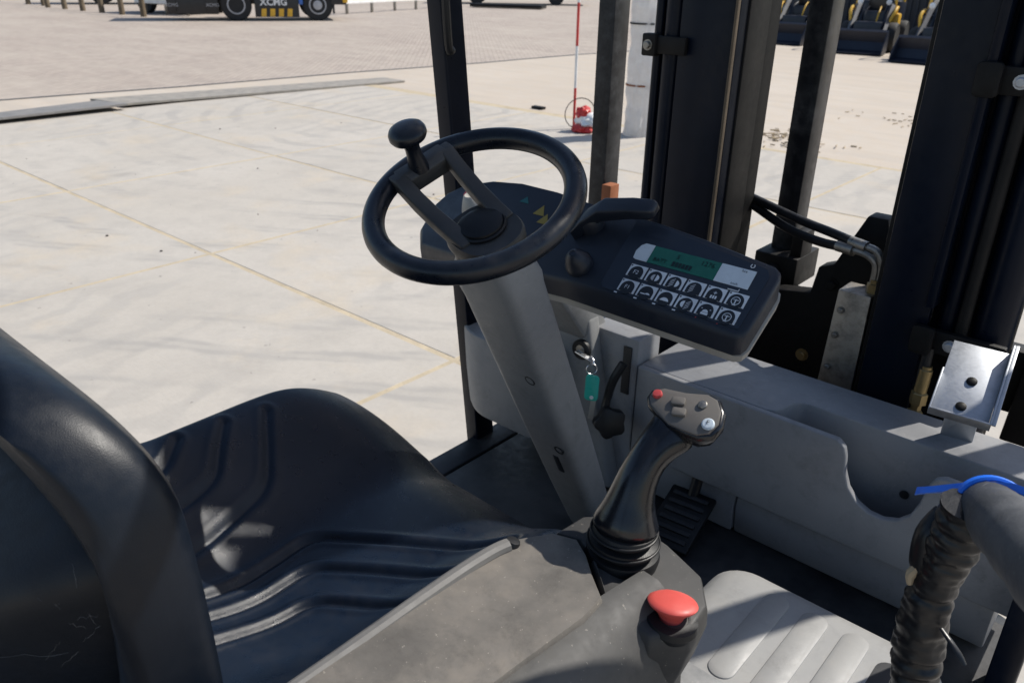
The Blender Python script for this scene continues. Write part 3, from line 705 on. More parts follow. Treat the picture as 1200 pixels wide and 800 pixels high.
# ---- key console beside the column, centre panel, knob
mb = MB(); mb.prism([(-1.07, 1.24), (-.985, 1.236), (-.943, 1.20), (-.930, 1.13), (-.902, .991), (-.852, .793), (-1.07, .793)], (0, 1.325, 0), X, Z, (0, .045, 0))
kc = part(mb, 'key_console', 'grey_plastic', bevel=.010, seg=3)
mb = MB(); mb.lathe([(.0235, 0), (.0235, .008), (.021, .011), (.013, .011), (.0125, .006), (.0005, .006)], (-.952, 1.324, 1.128), (0, -1, 0), 28); mb.build('ignition_lock', 'black_rubber', kc)
mb = MB(); mb.lathe([(.012, .006), (.012, .010), (.0005, .0105)], (-.952, 1.324, 1.128), (0, -1, 0), 20); mb.build('lock_core', 'bolt_metal', kc)
mb = MB(); mb.prism([(-1.02, .79), (-.832, .79), (-.832, 1.172), (-1.02, 1.172)], (0, 1.365, 0), X, Z, (0, .09, 0)); cp = part(mb, 'centre_panel', 'grey_dash', bevel=.006)
mb = MB(); mb.bb(-.868, -.848, 1.361, 1.3655, 1.035, 1.150); mb.build('lever_slot', 'key_black', cp)
mb = MB(); mb.tube([(-.852, 1.34, 1.12), (-.865, 1.325, 1.08), (-.872, 1.315, 1.03), (-.868, 1.30, .985)], [.010, .010, .009, .010], 10, smooth=4); mb.build('brake_lever', 'black_rubber', cp)
mb = MB(); q = []
for k in range(24):
    a = 2 * math.pi * k / 24; r_ = .034 * (1 + .12 * math.cos(5 * a)); q.append((r_ * math.cos(a), r_ * math.sin(a)))
kd = V((.72, -.66, .2)).normalized(); ku = kd.cross(Z).normalized(); kv = ku.cross(kd)
mb.prism(q, V((-.862, 1.312, .985)), ku, kv, kd * .028); mb.lathe([(.018, -.02), (.018, .002)], V((-.862, 1.312, .985)), kd, 20); mb.build('brake_knob', 'black_rubber', cp, bevel=.004)

# ---- dash: top tray, pocket, lower panel, rounded left wing
wall = [(-.828, .90), (-.015, .90), (-.015, 1.115), (-.200, 1.115), (-.214, 1.108), (-.222, 1.09), (-.228, 1.05), (-.238, 1.018), (-.256, .998), (-.280, .989), (-.305, .990), (-.330, 1.002), (-.350, 1.025), (-.362, 1.055), (-.366, 1.085), (-.372, 1.104), (-.386, 1.115), (-.828, 1.115)]
mb = MB(); mb.prism(wall, (0, 1.360, 0), X, Z, (0, .016, 0)); ds = part(mb, 'dash', 'grey_dash', bevel=.004, seg=3)
mb = MB(); mb.prism([(-.828, 1.3763), (-.535, 1.3763), (-.520, 1.384), (-.512, 1.400), (-.506, 1.436), (-.494, 1.450), (-.478, 1.455), (-.06, 1.455), (-.05, 1.3763), (-.015, 1.3763), (-.015, 1.575), (-.828, 1.575)], (0, 0, .915), X, Y, (0, 0, .200)); mb.bb(-.828, -.015, 1.3764, 1.574, .90, .9148)
mb.build('tray', 'grey_dash', ds, bevel=.004, seg=2)
mb = MB(); mb.lathe([(.009, 0), (.009, .001), (.0005, .001)], (-.272, 1.4515, 1.0), (0, -1, 0), 16); mb.build('drain_hole', 'key_black', ds)
mb = MB(); mb.bb(-.80, -.575, 1.392, 1.56, .785, .893); mb.build('lower_panel', 'grey_dash', ds, bevel=.006)
mb = MB(); mb.prism([(1.398, .785), (1.388, .85), (1.394, .893), (1.56, .893), (1.56, .785)], (-.572, 0, 0), Y, Z, (.50, 0, 0)); mb.build('lower_panel', 'grey_dash', ds, bevel=.005)
wing = [(-1.02, 1.575)] + [(-1.31 + .05 - .05 * math.cos(R(a)) * 1, 1.575 - .05 + .05 * math.sin(R(a))) for a in (90, 45, 0)]
wing += [(-1.31 + .13 - .13 * math.cos(R(a)), 1.36 - .13 * math.sin(R(a))) for a in range(0, 91, 9)] + [(-1.05, 1.232), (-1.02, 1.24)]
mb = MB(); lp = [[V((x * s_ + (1 - s_) * -1.03, y * s_ + (1 - s_) * 1.42, z)) for x, y in wing] for z, s_ in ((.895, .93), (.91, .95), (1.0, .98), (1.105, 1.0), (1.112, .995), (1.115, .98))]
mb.loft(lp); wg = part(mb, 'dash_wing', 'grey_plastic', angle=35)
mb = MB(); mb.lathe([(.047, 0), (.047, .002), (.042, .003), (.039, -.0005), (.0005, -.0005)], (-1.175, 1.335, 1.1155), Z, 32); hole = mb.build('cup_rim', 'grey_plastic', wg)
mb = MB(); mb.lathe([(.039, 0), (.0385, .0012), (.0005, .0012)], (-1.175, 1.335, 1.1157), Z, 32); mb.build('cup_well', 'key_black', wg)
mb = MB(); mb.bb(-1.16, -.80, 1.40, 1.56, .785, .897); part(mb, 'bulkhead', 'mat_black', bevel=.004)

# ---- accelerator pedal
q = Matrix.Rotation(R(24), 3, 'X') @ Matrix.Rotation(R(4), 3, 'Z')
PC = V((-.655, 1.305, .825))
pd = part(MB().box(PC, (.105, .15, .014), q), 'pedal', 'black_rubber', bevel=.005)
for i in range(6):
    mb = MB(); mb.box(PC + q @ V((0, -.055 + i * .022, .009)), (.082, .010, .005), q); mb.build('ridge', 'mat_black', pd, bevel=.0015)
mb = MB(); mb.tube([PC + q @ V((0, .06, 0)), (-.66, 1.40, .95), (-.67, 1.44, 1.0)], .012, 10, smooth=4); mb.build('pedal_arm', 'black_rubber', pd)

# ---- light grey cover on the right of the floor
cov = []
CX0, CX1, CY0, CY1, CZ = -.492, -.080, .70, 1.185, .925
for z, ins, r_ in ((.781, 0, .05), (.84, .0, .055), (.875, .005, .06), (.900, .018, .06), (.915, .036, .055), (.923, .060, .045), (.925, .085, .035)):
    cov.append([V((x, y, z)) for x, y in rrect(CX0 + ins, CX1 - ins * .3, CY0 + ins * .3, CY1 - ins, r_, 7)])
mb = MB(); mb.loft(cov); cv = part(mb, 'floor_cover', 'light_cover', angle=60)
def capsule(x, y0, y1, r_, n=10):
    return [(x + r_ * math.cos(R(a)), y1 + r_ * math.sin(R(a))) for a in [180 * i / n for i in range(n + 1)]] + [(x + r_ * math.cos(R(a)), y0 + r_ * math.sin(R(a))) for a in [180 + 180 * i / n for i in range(n + 1)]]
for x in (-.352, -.285, -.218):
    mb = MB(); c0 = capsule(x, .905, 1.095, .0215); c1 = capsule(x, .905, 1.095, .0203)
    mb.loft([[V((a, b, .9245)) for a, b in c0], [V((a, b, .9262)) for a, b in c0], [V((a, b, .9272)) for a, b in c1]]); mb.build('rib', 'light_cover', cv, angle=50)
mb = MB(); mb.prism(capsule(-.155, .98, 1.07, .022), (0, 0, .9252), X, Y, (0, 0, .0012)); mb.build('grip_slot', 'key_black', cv)
mb = MB(); mb.prism(capsule(-.155, .98, 1.07, .026), (0, 0, .9242), X, Y, (0, 0, .0015)); mb.build('slot_lip', 'light_cover', cv)

# ---- overhead-guard front pillars
def pillar(x, s_, name='front_pillar'):
    mb = MB(); a, b = V((x, 1.325, .74)), V((x, 1.178, 2.26)); lp = []
    sec = [(-.021, -.030), (.018, -.030), (.021, -.026), (.021, .030), (-.021, .030)]
    for p in (a, b): lp.append([p + V((u, v, 0)) for u, v in sec])
    mb.loft(lp); return part(mb, name, 'mast_paint', bevel=.006, seg=3)
pL = pillar(-1.268, 1); pR = pillar(-.028, -1)
mb = MB()                                         # roof of the overhead guard, above the picture
for x in (-1.268, -.028): mb.bb(x - .022, x + .022, -.75, 1.20, 2.262, 2.31)
mb.bb(-1.245, -.051, 1.13, 1.195, 2.264, 2.308); mb.bb(-1.245, -.051, -.75, -.69, 2.264, 2.308)
gr_ = part(mb, 'overhead_guard', 'mast_paint', bevel=.004)
for i in range(9): mb = MB(); mb.bb(-1.244, -.052, -.58 + i * .185, -.545 + i * .185, 2.272, 2.300); mb.build('roof_bar', 'mast_paint', gr_, bevel=.003)
for x in (-1.268, -.028): mb = MB(); mb.bb(x - .02, x + .02, -.80, -.74, .9, 2.262); mb.build('rear_pillar', 'mast_paint', gr_, bevel=.004)
mb = MB(); mb.tube([(-1.246, 1.195, 2.0), (-1.233, 1.178, 1.96), (-1.231, 1.185, 1.86), (-1.233, 1.195, 1.755), (-1.236, 1.205, 1.745), (-1.248, 1.215, 1.745)], .0085, 10, smooth=5); mb.build('grab_handle', 'black_rubber', pL)

# ---- mast
MTOP = 2.75
def bolt(p, axis, r_, parent, mat='bolt_metal', name='bolt'):
    mb = MB(); mb.lathe([(r_ * 1.5, 0), (r_ * 1.5, r_ * .25), (r_, r_ * .25), (r_, r_ * 1.0), (r_ * .8, r_ * 1.15), (.0005, r_ * 1.15)], p, axis, 12); return mb.build(name, mat, parent)
def rail(name, x0, x1, mir):
    # outer channel of the mast; mir=+1: open side to +X
    mb = MB()
    if mir > 0: sec = [(x0, 1.665), (x1, 1.665), (x1, 1.690), (x0 + .03, 1.690), (x0 + .03, 1.81), (x1, 1.81), (x1, 1.84), (x0, 1.84)]
    else: sec = [(x0, 1.665), (x1, 1.665), (x1, 1.84), (x0, 1.84), (x0, 1.81), (x1 - .03, 1.81), (x1 - .03, 1.690), (x0, 1.690)]
    mb.prism(sec, (0, 0, .25), X, Y, (0, 0, MTOP - .25)); return part(mb, name, 'mast_paint', bevel=.003)
rl = rail('mast_rail', -.985, -.845, -1); rr_ = rail('mast_rail', -.457, -.352, 1)
for (x0, x1, par) in ((-.862, -.840, rl), (-.474, -.446, rr_)):     # greasy inner rail behind
    mb = MB(); mb.bb(x0, x1, 1.70, 1.80, .3, MTOP + .02); mb.bb(x0 + .004, x1 - .004, 1.80, 1.86, .3, MTOP + .02); mb.build('inner_rail', 'mast_dirty', par, bevel=.003)
mb = MB(); mb.bb(-.851, -.8455, 1.652, 1.664, .3, MTOP); mb.build('edge_strip', 'worn_edge', rl, bevel=.001)
# left side: hydraulic line cover and cylinder
mb = MB(); mb.bb(-1.062, -.986, 1.70, 1.80, .3, MTOP - .1); mb.build('side_channel', 'mast_dirty', rl, bevel=.003)
for x, r_, y in ((-1.012, .024, 1.692), (-1.052, .011, 1.690)):
    mb = MB(); mb.cyl((x, y, .3), (x, y, MTOP - .1), r_, n=20); mb.build('lift_cylinder' if r_ > .02 else 'hydraulic_line', 'mast_paint', rl)
mb = MB(); mb.bb(-1.050, -.958, 1.648, 1.663, 1.728, 1.766); mb.bb(-1.066, -1.030, 1.64, 1.668, 1.722, 1.770); ck = mb.build('clamp', 'mast_dirty', rl, bevel=.004)
bolt((-1.048, 1.639, 1.746), (0, -1, 0), .008, rl)
# right side: stepped covers, hose and cylinder
for x, r_, y, m in ((-.322, .018, 1.70, 'mast_paint'), (-.292, .012, 1.68, 'mast_dirty'), (-.245, .036, 1.715, 'mast_paint')):
    mb = MB(); mb.cyl((x, y, .3 if r_ > .02 else 1.24), (x, y, MTOP - .1), r_, n=24); mb.build('lift_cylinder' if r_ > .02 else 'hydraulic_line', m, rr_)
mb = MB(); mb.bb(-.362, -.345, 1.655, 1.70, 1.3, MTOP); mb.build('edge_strip', 'mast_paint', rr_, bevel=.003)
for z in (1.735, 1.235):
    mb = MB(); mb.bb(-.352, -.205, 1.652, 1.668, z - .024, z + .024); mb.prism(rrect(-.372, -.330, z - .030, z + .030, .010), (0, 1.640, 0), X, Z, (0, .014, 0)); mb.build('clamp', 'mast_dirty', rr_, bevel=.003)
    bolt((-.300, 1.651, z), (0, -1, 0), .0085, rr_, 'galvanised')
mb = MB(); mb.bb(-.351, -.215, 1.755, 1.80, .3, MTOP - .1); mb.build('side_channel', 'mast_dirty', rr_, bevel=.003)
# hydraulic fitting hanging from the right mast
mb = MB(); mb.tube([(-.335, 1.655, 1.22), (-.334, 1.65, 1.17), (-.332, 1.648, 1.13)], .011, 12); ft = part(mb, 'hose', 'black_rubber')
mb = MB(); mb.lathe([(.013, 0), (.013, .05), (.010, .052), (.010, .058)], (-.330, 1.648, 1.125), (.02, 0, 1), 14); mb.lathe([(.0165, -.028), (.0165, -.004), (.012, 0)], (-.330, 1.648, 1.125), (0, 0, 1), 6)
mb.lathe([(.015, -.068), (.015, -.046), (.010, -.042), (.010, -.028)], (-.330, 1.648, 1.125), (0, 0, 1), 6); mb.lathe([(.0085, -.13), (.012, -.11), (.009, -.10), (.012, -.09), (.009, -.08), (.009, -.066)], (-.330, 1.648, 1.125), (0, 0, 1), 14)
mb.build('fitting', 'brass', ft, angle=30)
# cross members, carriage and load backrest
mb = MB(); mb.bb(-1.05, -.25, 1.70, 1.80, .30, .55); mb.bb(-1.0, -.3, 1.74, 1.83, 2.55, 2.68); part(mb, 'mast_crossmember', 'mast_paint', bevel=.006)
mb = MB(); mb.bb(-1.42, .12, 1.93, 1.985, 1.005, 1.155); mb.bb(-1.42, .12, 1.93, 1.985, .62, .76); cg = part(mb, 'fork_carriage', 'mast_dirty', bevel=.006)
mb = MB(); mb.prism([(-.83, .62), (-.50, .62), (-.50, 1.31), (-.525, 1.40), (-.570, 1.40), (-.600, 1.33), (-.625, 1.27), (-.66, 1.255), (-.67, 1.185), (-.80, 1.165)], (0, 1.87, 0), X, Z, (0, .05, 0)); mb.build('carriage_plate', 'mast_dirty', cg, bevel=.004)
for x, z in ((-.62, 1.22), (-.66, 1.02), (-.58, 1.10)): bolt((x, 1.869, z), (0, -1, 0), .011, cg, 'brass' if z < 1.05 else 'mast_dirty')
mb = MB(); mb.prism([(-.56, .90), (-.478, .90), (-.478, 1.275), (-.548, 1.275)], (0, 1.70, 0), X, Z, (0, .07, 0)); vb = part(mb, 'valve_block', 'steel_block', bevel=.003)
for z in (1.23, 1.17, 1.09, .99): bolt((-.535 - .03 * (1.23 - z), 1.699, z), (0, -1, 0), .0055, vb, 'bolt_metal')
for k in range(2):
    mb = MB(); d = .026 * k
    mb.tube([(-.98 + d, 1.90, 1.40 - .0 * k), (-.86, 1.87, 1.375 + d * .6), (-.74 + d, 1.83, 1.345 + d), (-.64 + d, 1.78, 1.345 + d), (-.575 + d, 1.745, 1.355 + d * .6)], .0105, 12, smooth=6); mb.build('hose', 'black_rubber', vb)
    mb = MB(); mb.tube([(-.585 + d, 1.75, 1.354 + d * .6), (-.545 + d, 1.738, 1.355 + d * .5)], .0125, 12); mb.tube([(-.55 + d, 1.74, 1.356 + d * .5), (-.515 + d * .8, 1.733, 1.354 + d * .4), (-.492 + d * .5, 1.732, 1.336), (-.490 + d * .5, 1.733, 1.290)], .0080, 10, smooth=5); mb.build('elbow', 'bolt_metal', vb)
mb = MB(); mb.lathe([(.016, 0), (.016, .02), (.012, .022), (.012, .03)], (-.486, 1.733, 1.275), Z, 6); mb.build('fitting', 'brass', vb, angle=30)
def lbar(x0, x1, z0=.75):
    mb = MB(); mb.bb(x0, x1, 2.0, 2.075, z0, 2.5); return mb.build('backrest_bar', 'bar_paint', cg, bevel=.004)
for x0, x1 in ((-1.452, -1.395), (-.842, -.785), (-.515, -.458), (.095, .152)): lbar(x0, x1)
mb = MB(); mb.bb(-1.452, .152, 2.003, 2.072, 2.5, 2.56); mb.build('backrest_bar', 'bar_paint', cg, bevel=.004)
mb = MB(); mb.bb(-.856, -.74, 1.94, 2.08, 1.155, 1.235); mb.bb(-.772, -.742, 1.96, 2.03, 1.23, 1.30); mb.cyl((-.80, 1.915, 1.19), (-.80, 1.95, 1.19), .022); mb.build('bar_foot', 'mast_dirty', cg, bevel=.004)
mb = MB(); mb.bb(-1.385, -1.352, 1.975, 2.02, 1.05, 1.31); mb.build('bar_stop', 'rust', cg, bevel=.002)
for x in (-.99, -.31):
    mb = MB(); mb.prism([(1.99, .78), (2.03, .78), (2.035, .14), (2.10, .115), (3.05, .095), (3.05, .085), (1.99, .08)], (x - .055, 0, 0), Y, Z, (.11, 0, 0)); mb.build('fork', 'mast_dirty', cg, bevel=.004)
mb = MB(); mb.prism([(-.20, .95), (.06, .95), (.06, 1.21), (-.06, 1.25), (-.10, 1.33), (-.16, 1.33), (-.19, 1.26)], (0, 1.90, 0), X, Z, (0, .06, 0)); mb.build('carriage_plate', 'mast_dirty', cg, bevel=.004)

# ---- folded sheet metal holder on the dash
bN = V((.10, -.52, .85)).normalized(); bU = (X - bN * X.dot(bN)).normalized(); bV = bN.cross(bU)
bU, bV = (math.cos(.10) * bU + math.sin(.10) * bV), (math.cos(.10) * bV - math.sin(.10) * bU)
B0 = V((-.262, 1.420, 1.198))
def bq(a, b, d): return B0 + a * bU + b * bV + d * bN
tr = part(MB().prism([(0, 0), (.092, 0), (.092, .165), (0, .165)], B0, bU, bV, bN * .003), 'document_holder', 'galvanised', bevel=.0008)
for poly in ([(0, 0), (.10, 0), (.10, .002), (0, .002)],): mb = MB(); mb.prism([(-.002, -.003), (.094, -.003), (.094, 0), (-.002, 0)], B0, bU, bV, bN * .022); mb.build('lip', 'galvanised', tr, bevel=.0006)
mb = MB(); mb.prism([(-.003, -.003), (0, -.003), (0, .09), (-.003, .09)], B0, bU, bV, bN * .018); mb.build('lip', 'galvanised', tr, bevel=.0006)
mb = MB(); mb.prism([(.0923, -.003), (.0955, -.003), (.0955, .172), (.0923, .172)], B0, bU, bV, bN * .022); mb.prism([(.0956, -.003), (.102, -.003), (.102, .172), (.0956, .172)], bq(0, 0, .019), bU, bV, bN * .003); mb.build('lip', 'galvanised', tr, bevel=.0006)
for a, b in ((.048, .085), (.044, .028)):
    mb = MB(); mb.lathe([(.009, 0), (.009, .002), (.006, .004), (.0005, .004)], bq(a, b, .003), bN, 14); mb.build('screw', 'mast_dirty', tr)
mb = MB(); mb.prism([(.02, .10), (.075, .10), (.075, .105), (.02, .105)], bq(0, 0, -.001), bU, bV, V((0, .01, -.16))); mb.build('support', 'galvanised', tr, bevel=.002)

# ---- wrapped grab post on the right
mb = MB(); P0 = []; r0 = []
for i in range(220):
    t = i / 219; z = .79 + t * .60
    P0.append(V((-.101 + .006 * math.sin(z * 19), .852 - .004 * math.sin(z * 14), z))); r0.append(.0235 + .0030 * abs(math.sin(z * 125 + 1.2 * math.sin(z * 23))) ** .7 + .0008 * math.sin(z * 331 + 1) + .0022 * math.sin(z * 33))
mb.tube(P0, r0, 48); gp = part(mb, 'wrapped_post', 'black_tape', angle=80)
md = gp.modifiers.new('creases', 'DISPLACE'); tx = bpy.data.textures.new('crease', 'CLOUDS'); tx.noise_scale = .016; tx.noise_depth = 2; md.texture = tx; md.strength = .0055; md.texture_coords = 'GLOBAL'
mb = MB(); F0 = V((-.086, .900, 1.366)); FD = V((.30, -.92, .43)).normalized(); P0 = []; r0 = []
for i in range(30):
    t = i / 29; P0.append(F0 + FD * (.62 * t) + V((0, 0, -.03 * t * t))); r0.append(.033 + .0012 * math.sin(t * 43) if i > 0 else .028)
mb.tube(P0, r0, 26); part(mb, 'foam_sleeve', 'foam_wrap', angle=70)
mb = MB(); mb.tube([(-.118, .875, 1.355), (-.125, .86, 1.33), (-.122, .855, 1.295), (-.112, .852, 1.27)], [.013, .016, .0165, .010], 12, smooth=4); mb.build('tape_end', 'black_tape', gp, angle=60)
mb = MB(); mb.tube([(-.122, .848, 1.300), (-.130, .842, 1.283), (-.128, .840, 1.270)], [.005, .006, .003], 8, smooth=3); mb.build('cork_plug', 'straw', gp)
mb = MB(); mb.tube([(-.085, .836, 1.235), (-.072, .828, 1.230), (-.060, .824, 1.222), (-.052, .822, 1.214)], [.003, .004, .004, .003], 8, flat=.4, smooth=3); mb.build('tape_tail', 'black_tape', gp)

# ------------------------------------------------------------ loose things on the truck
key = thing('ignition_key', 'small metal key in the ignition lock with a teal tag hanging from it', 'key', (-.952, 1.311, 1.128)); KO = V((-.952, 1.311, 1.128))
mb = MB(); mb.box(KO + V((.022, -.008, -.003)), (.048, .014, .003), Matrix.Rotation(R(12), 3, 'Y')); mb.prism([(.013 * math.cos(k * .5236), .010 * math.sin(k * .5236)) for k in range(12)], KO + V((.044, -.014, -.006)), V((.8, -.5, -.2)).normalized(), Z, V((.002, .003, 0)))
mb.build('key_blade', 'key_metal', key, bevel=.001)
mb = MB(); mb.torus(KO + V((.050, -.018, -.022)), V((.7, .7, 0)), Z, V((.7, -.7, 0)), .012, .0011, 24, 6); mb.build('key_ring', 'key_metal', key)
tU = V((.93, .36, 0)); tV = V((.04, -.02, 1)).normalized()
mb = MB(); mb.prism(rrect(-.0155, .0155, -.032, .032, .009), KO + V((.058, -.024, -.062)), tU, tV, tU.cross(tV) * .004); mb.build('tag', 'teal_tag', key, bevel=.001)
mb = MB(); mb.lathe([(.0045, 0), (.0045, .0045), (.0005, .0045)], KO + V((.059, -.024, -.085)), tU.cross(tV), 12); mb.build('tag_hole', 'key_white', key)
mb = MB(); mb.prism([(-.007, -.030), (.005, -.030), (.008, .02), (-.004, .02)], KO + V((.050, -.008, -.122)), tU, tV, tU.cross(tV) * .002); mb.build('paper_strip', 'beige_trim', key)

rb = thing('ribbon', 'bright blue plastic ribbon tied round the end of the grey foam sleeve', 'ribbon', (-.1, .88, 1.39))
mb = MB(); lp = []
for p, w_ in (((-.040, .858, 1.424), .007), ((-.066, .870, 1.416), .009), ((-.092, .880, 1.402), .009), ((-.118, .884, 1.385), .008), ((-.143, .888, 1.368), .0065), ((-.156, .890, 1.359), .0075)):
    p = V(p); lp.append([p + V((0, 0, w_ * .7)), p + V((.002, -.006, 0)), p + V((0, -.002, -w_ * .7)), p + V((.001, .004, 0))])
mb.loft(lp); mb.build('ribbon_tail', 'blue_ribbon', rb, angle=60)
mb = MB(); rx = FD.cross(Z).normalized(); ry = rx.cross(FD)
for d, rr0 in ((.020, .0345), (.030, .035)): mb.torus(F0 + FD * d, rx, ry, FD, rr0, .0038, 40, 8)
mb.build('ribbon_loop', 'blue_ribbon', rb)
#@@BACKGROUND
# ------------------------------------------------------------ things in the yard
st = thing('ranging_pole', 'thin red and white striped pole standing on the concrete edge', 'pole', (-6.44, 8.47, 0))
for i in range(4):
    mb = MB(); mb.cyl((-6.44 - .004 * i, 8.47, .02 + i * .5), (-6.444 - .004 * i, 8.47, .52 + i * .5), .017, n=12); mb.build('pole_band', 'red_paint' if i % 2 == 0 else 'white_paint', st)
mb = MB(); mb.cyl((-6.44, 8.47, 0), (-6.44, 8.47, .03), .004, .016, n=10); mb.build('pole_tip', 'bolt_metal', st)
bgx = thing('tape_bundle', 'crumpled red and white bundle at the foot of the striped pole', 'tape bundle', (-6.25, 8.42, 0))
def crumple(name, mat, c, r, seed, parent, sq=(1, 1, 1), k=.35, n=3):
    bm = bmesh.new(); bmesh.ops.create_icosphere(bm, subdivisions=n, radius=1); mb = MB(); 
    for v in bm.verts:
        d = 1 + k * noise.noise(v.co * 1.7 + V((seed, 0, 0))) + k * .6 * noise.noise(v.co * 4.1 + V((0, seed, 0))); v.co = V((v.co.x * sq[0] * r * d + c[0], v.co.y * sq[1] * r * d + c[1], max(.005, v.co.z * sq[2] * r * d + c[2])))
    mb.add([v.co for v in bm.verts], [[v.index for v in f.verts] for f in bm.faces]); bm.free(); return mb.build(name, mat, parent, angle=25)
crumple('bag', 'red_paint', (-6.26, 8.42, .24), .10, 3, bgx, (1.1, 1, .8)); crumple('bag', 'red_paint', (-6.22, 8.37, .05), .12, 8, bgx, (1.3, 1, .5)); crumple('bag', 'white_paint', (-6.20, 8.44, .15), .13, 5, bgx, (1.2, 1, .8))
mb = MB(); mb.torus(V((-6.33, 8.44, .22)), V((.8, .5, .1)).normalized(), Z, V((.5, -.8, 0)), .19, .006, 30, 6); mb.build('wire_hoop', 'tyre', bgx)
roll = thing('wrapped_roll', 'tall roll wrapped in crumpled white film behind the dark mast', 'roll', (-5.62, 8.72, 0))
loops = []
for j in range(60):
    z = j / 59 * 2.05; rr0 = .185 - .02 * abs(math.sin(z * 4.5)) ** 6
    loops.append([V((-5.62 + .02 * math.sin(z * 2), 8.72, z)) + (rr0 + .03 * noise.noise(V((math.cos(a) * 2.2, math.sin(a) * 2.2, z * 2.6))) + .018 * noise.noise(V((math.cos(a) * 6, math.sin(a) * 6, z * 7)))) * V((math.cos(a), math.sin(a), 0)) for a in [2 * math.pi * k / 48 for k in range(48)]])
mb = MB(); mb.loft(loops); mb.build('film', 'wrap_film', roll, angle=30)
for z in (.62, 1.32):
    mb = MB(); mb.torus(V((-5.62, 8.72, z)), X, Y, Z, .185, .012, 40, 6); mb.build('strap', 'rust' if z < 1 else 'tyre', roll)
dr = MB().bb(-7.93, -7.72, 9.36, 9.46, .004, .04).build('timber_offcut', 'mast_dirty', bevel=.01); tag(dr, 'short dark piece of timber on the ground beyond the steering wheel', 'timber')
mb = MB()
for i in range(130):
    x, y = -4.45 + random.gauss(0, .45), 9.85 + random.gauss(0, .25); a = random.uniform(0, 6.28); l = random.uniform(.03, .13); z = random.uniform(.004, .03)
    dx, dy = math.cos(a) * l, math.sin(a) * l
    mb.tube([(x, y, z), (x + dx, y + dy, z + random.uniform(-.003, .012))], random.uniform(.004, .010), 4)
for i in range(60):
    x, y = -3.0 + random.gauss(0, .9), 12.5 + random.gauss(0, .4); a = random.uniform(0, 6.28); l = random.uniform(.03, .10)
    mb.tube([(x, y, .01), (x + math.cos(a) * l, y + math.sin(a) * l, .014)], .006, 4)
tag(mb.build('straw_litter', 'straw', smooth=False, weld=False), 'scattered brown straw and debris on the sandy ground', 'debris', kind='stuff')
mb = MB()
for i in range(16):
    x, y = random.uniform(-9.5, -2.5), random.uniform(.8, 7); r_ = random.uniform(.004, .012)
    mb.lathe([(r_, 0), (r_ * .9, r_ * .6), (r_ * .3, r_ * .9)], (x, y, .011), Z, 5)
tag(mb.build('grit', 'tyre', smooth=False, weld=False), 'small dark stones scattered over the concrete slabs', 'grit', kind='stuff')

# parked truck
def truck():
    o0 = V((-27.7, 16.45, 0)); d = V((.52, .854, 0)).normalized(); s_ = V((d.y, -d.x, 0))     # s_ points to the camera side
    T = thing('parked_truck', 'black and blue lorry with yellow hazard stripes parked across the brick yard', 'truck', o0)
    def q(a, b, z): return o0 + d * a + s_ * b + V((0, 0, z))
    def bx(name, mat, a0, a1, b0, b1, z0, z1, bev=.02, par=T):
        mb = MB(); mb.loft([[q(a0, b0, z), q(a1, b0, z), q(a1, b1, z), q(a0, b1, z)] for z in (z0, z1)]); return mb.build(name, mat, par, bevel=bev)
    for a, twin in ((0, 1), (2.82, 0)):
        for side in (0, -2.1):
            mb = MB(); r_ = .53; mb.lathe([(.3, -.14), (r_ * .92, -.15), (r_, -.11), (r_, .11), (r_ * .92, .15), (.3, .14)], q(a, side - .15, r_), s_, 40); wh = mb.build('wheel', 'tyre', T)
            mb = MB(); mb.lathe([(.31, .10), (.31, .145), (.27, .15), (.25, .10), (.16, .06 if twin else .14), (.13, .10 if twin else .15), (.001, .11 if twin else .15)], q(a, side - .15, r_), s_, 32); mb.build('rim', 'rim_grey', wh)
            if not twin and side == 0:
                for k in range(10):
                    g = q(a, side - .15, r_) + .20 * (math.cos(k * .628) * d + math.sin(k * .628) * Z) + s_ * .125; mb = MB(); mb.cyl(g, g + s_ * .02, .02, n=8); mb.build('hole', 'key_black', wh)
    bx('chassis', 'truck_black', -2.2, 3.9, -1.9, -.35, .55, .95)
    bx('side_box', 'truck_black', .62, 2.15, -.32, .02, .13, 1.0); sb = bx('stripe_panel', 'truck_black', .72, 2.05, .021, .03, .13, .43, .0)
    for i in range(4):
        a0 = .82 + i * .30
        mb = MB(); mb.loft([[q(a0, b, .15), q(a0 + .17, b, .15), q(a0 + .20, b, .41), q(a0 + .03, b, .41)] for b in (.031, .036)]); mb.build('hazard_stripe', 'stripe_yellow', sb)
    text_mesh('XCMG', .32, q(1.28, .024, .62), d, Z, 'white_paint', 'lettering', T, bold=.008)
    bx('rear_skirt', 'truck_black', -2.3, -.62, -.5, -.05, .22, 1.0); bx('rear_body', 'truck_black', -2.3, -.6, -1.9, -.02, 1.0, 2.1); bx('deck', 'truck_black', -.6, 2.2, -1.9, 0, 1.05, 1.3)
    mf = bx('mud_flap', 'truck_black', -1.0, -.62, -.4, .0, .32, 1.0); text_mesh('XCMG', .15, q(-.80, .01, .52), d, Z, 'rim_grey', 'lettering', mf)
    mf = bx('mud_flap', 'truck_black', -2.3, -2.0, -.4, .0, .32, 1.0); text_mesh('XCMG', .15, q(-2.14, .01, .52), d, Z, 'rim_grey', 'lettering', mf)
    bx('fender', 'truck_blue', 2.16, 2.30, -.3, .03, .55, 1.1); bx('cab', 'truck_blue', 2.2, 3.75, -2.0, .0, 1.1, 2.9, .08)
    bx('cab_window', 'key_black', 2.6, 3.5, .0, .012, 1.8, 2.5, .0); bx('bumper', 'truck_black', 3.3, 3.85, -2.0, .02, .55, 1.0); bx('corner_lamp', 'stripe_yellow', 3.72, 3.9, -.2, .05, .62, 1.0)
    bx('step', 'truck_black', 3.35, 3.42, -.1, 0, .25, .55, 0)
